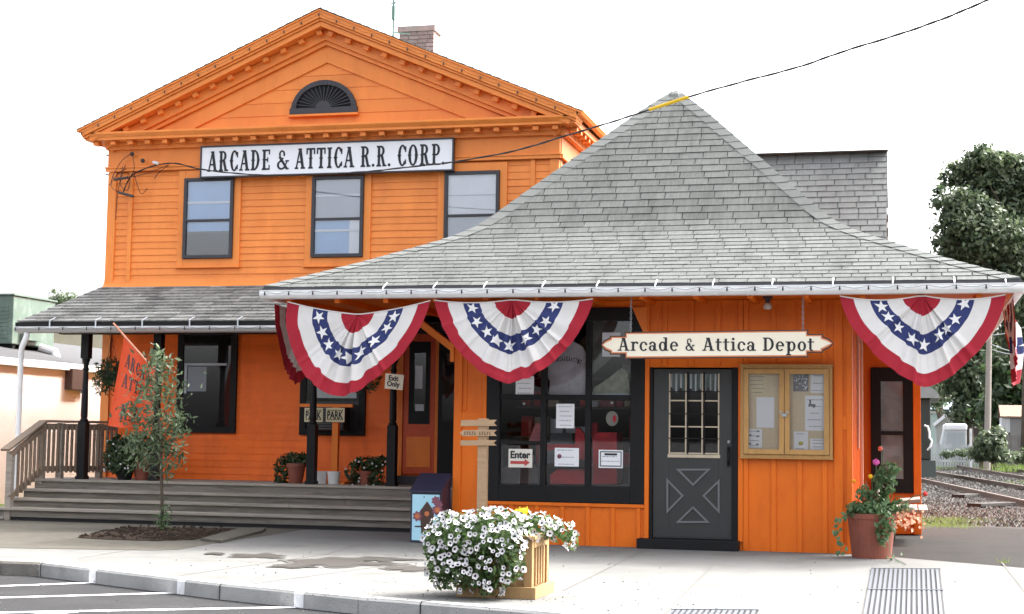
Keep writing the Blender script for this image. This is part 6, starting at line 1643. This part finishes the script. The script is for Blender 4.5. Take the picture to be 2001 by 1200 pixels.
m_ = MB(); m_.box(c0.x-.4,c0.x+.4,79.8,80.2,-.02,c0.z-.8); m_.build('cradle', m_rust, tk)
up_ = thing('utility_pole', (P(1928,880,78).x,78,-.02), 'grey wooden utility pole beyond the tracks below the side bunting', 'utility pole')
zt3 = P(1934,600,78).z
MB().tube([(P(1928,880,78).x,78,-.02),(P(1935,700,78).x,78,zt3)], [.16,.12], 12).build('pole', mat('grey_pole_wood', (.28,.25,.22), .9, .15, 6, stretch=(4,4,.4)), up_)
MB().box(P(1920,620,78).x, P(1950,620,78).x, 77.9, 78.02, zt3-.5, zt3-.38).build('crossarm', m_rail, up_)
for i, (q0, q1, lab) in enumerate([((1936,655),(2080,590),'thin wire rising right from the utility pole'), ((1936,672),(2080,680),'upper thin wire running level from the utility pole'), ((1936,682),(2080,676),'lower thin wire running level from the utility pole')]):
    a, b = P(*q0,77.8), P(*q1,60); m_ = MB(); m_.tube([a.lerp(b,k/8)-Vector((0,0,.3*4*(k/8)*(1-k/8))) for k in range(9)], .022, 5); tag(m_.build('wire', mat('pale_wire%d' % i, (.35,.36,.36), .5, .1, 4)), lab, 'wire', 'wires at the utility pole')

# ---------------------------------------------------------------- left neighbour
XN = -15.5
nb = thing('pink_building', (XN-3,32,0), 'low pale pink stucco building with a flat grey roof left of the porch', 'building')
MB().box(XN-9, XN, 16, 48, -.02, 2.42).build('wall', m_pinkwall, nb)
m_ = MB(); m_.box(XN-9.1, XN+.1, 15.9, 48.1, 2.425, 2.56); m_.build('fascia', m_white, nb, bevel=.01)
m_ = MB(); m_.prism([(XN+.02,15.9,2.565),(XN-9,15.9,2.565),(XN-9,15.9,3.3),(XN-3.6,15.9,3.3)], (0,32.2,0)); m_.build('roof', m_flatroof, nb)
m_ = MB(); m_.box(XN-.02+.02, XN+.05, 26.7, 27.3, P(146,764,26.9).z, P(146,722,26.9).z) if False else None
q = XP(148,742,XN+.06); m_.box(XN+.0, XN+.16, q.y-.35, q.y+.2, q.z-.18, q.z+.2)
MB().box(XN+.002, XN+.16, q.y-.3, q.y+.25, q.z-.2, q.z+.2).build('meter_box', m_brown, nb, bevel=.01)
MB().tube([(XN+.06,q.y+.3,q.z-.25),(XN+.06,q.y+.3,2.40),(XN+.06,q.y+.3,3.6)], .05, 10).build('conduit', mat('grey_conduit', (.2,.19,.18), .6, .15, 5), nb)
tw = thing('tan_building', (XN-5,50,0), 'tan wall of a taller building behind the flat grey roof', 'building')
Yb2 = 49; a, b = P(60,640,Yb2), P(235,640,Yb2)
MB().box(a.x, b.x+2, Yb2, Yb2+8, 0, P(150,640,Yb2).z).build('wall', mat('tan_stucco', (.42,.36,.30), .85, .12, 2, dirt=(.3,.25,.2), dscale=.9, damt=.5), tw)
MB().box(a.x-.1, b.x+2.1, Yb2-.1, Yb2+8.1, P(150,640,Yb2).z, P(150,640,Yb2).z+.15).build('coping', m_kerb, tw)
# rooftop air conditioner
q0 = XP(26,672,-16.9)
Yac = q0.y
acn = thing('rooftop_air_conditioner', (-17.6,Yac+.6,2.7), 'large green metal air conditioner on the flat roof at the left edge', 'air conditioner')
xa1 = P(26,600,Yac).x; zb = P(26,672,Yac).z; zt4 = P(26,577,Yac).z
MB().box(xa1-1.3, xa1, Yac, Yac+1.55, zb, zt4).build('cabinet', m_green, acn, bevel=.02)
m_ = MB()
for k in range(9): m_.box(xa1-1.2, xa1-.1, Yac-.012, Yac, zb+.12+k*.075, zb+.15+k*.075)
m_.build('louvre', m_green, acn)
MB().box(xa1-1.34, xa1+.03, Yac-.03, Yac+1.58, zt4, zt4+.03).build('top_cover', m_green, acn)
m_ = MB()
for y in (Yac+.1, Yac+1.35): m_.box(xa1-1.25, xa1-.05, y, y+.1, 2.7, zb)
m_.split('stand', m_black, acn)
MB().box(xa1+.0, xa1+.12, Yac+.3, Yac+.9, zb+.1, zb+.35).build('service_panel', m_green, acn)
MB().tube([(xa1+.03,Yac+1.0,zb-.02),(xa1+.35,Yac+1.0,2.85),(xa1+.5,Yac+.9,2.62)], .09, 10).build('white_duct', m_white, acn)

# ---------------------------------------------------------------- overhead cable to the corner of the main building
cab = [(240,378,22.08),(262,340,22.06),(330,319,22.0),(400,332,21.85),(500,341.5,21.5),(620,340.5,21.0),(720,335,20.5),(830,323,20.0),(880,317.5,19.8),(1000,296,19.2),(1100,267,18.7),(1200,237,18.2),(1270,214,17.85),(1345,189.5,17.4),(1450,160,16.8),(1560,131,16.2),(1650,100,15.7),(1760,66,15.1),(1850,34,14.5),(1930,0,14.0),(2060,-55,13.3)]
t = thing('overhead_cable', P(*cab[0]), 'twisted black service cable with a yellow sleeve crossing in front of both roofs', 'cable')
pts = [P(*q) for q in cab]; dense = smooth_path(pts, 10)
w1 = [p+Vector((0,.004*math.cos(i*.9),.005*math.sin(i*.9))) for i, p in enumerate(dense)]; w2 = [p-Vector((0,.004*math.cos(i*.9),.005*math.sin(i*.9))) for i, p in enumerate(dense)]
m_ = MB(); m_.tube(w1, .009, 6); m_.tube(w2, .007, 6); m_.build('strand', m_wire, t)
sl_ = [p for p, q in zip(pts, cab) if 1265 <= q[0] <= 1350]; MB().tube([sl_[0].lerp(sl_[1],k/6) for k in range(7)], .021, 8).build('yellow_sleeve', mat('yellow_sleeve_plastic', (.80,.50,.01), .5, .06, 6), t)
a = P(829,322,20.0); MB().ball(a, .022, 8, 5).build('connector', m_wire, t)
# loose service wires at the left corner
t = thing('service_wires', P(245,300,22.1), 'tangle of loose dark wires and insulators at the upper left corner of the orange building', 'wires')
m_ = MB(); Yq = 22.08
for path in [[(258,300),(240,312),(225,335),(222,350),(245,348),(290,338),(330,322)], [(222,340),(217,362),(232,376),(260,384)], [(245,322),(238,345),(236,362),(248,372),(254,355),(252,340)], [(330,322),(310,338),(302,350)], [(240,325),(230,380),(226,430)], [(262,340),(275,378),(288,368)], [(258,298),(262,330),(250,352)], [(214,362),(230,340),(246,330)]]:
    m_.tube(smooth_path([P(x,y,Yq-.01*i) for i, (x, y) in enumerate(path)]), .005, 6)
m_.build('strand', m_wire, t)
m_ = MB()
for x, y in ((258,301),(279,314)): m_.ball(P(x,y,22.08), .035, 10, 6)
m_.tube([P(224,351,22.03), P(250,347,22.0)], .022, 8); m_.tube([P(232,376,22.03), P(261,384,22.0)], .02, 8); m_.split('insulator', m_frame, t)
m_ = MB(); 
for y in (303,333,341): m_.tube([P(207,y,22.3), P(220,y+2,22.25)], .012, 6)
m_.split('hook', m_frame, t)
tag(MB().tube([P(300,317,22.05), P(308,319,22.0)], .024, 8).build('white_insulator', m_white), 'small white insulator on the frieze beside the loose wires', 'insulator')
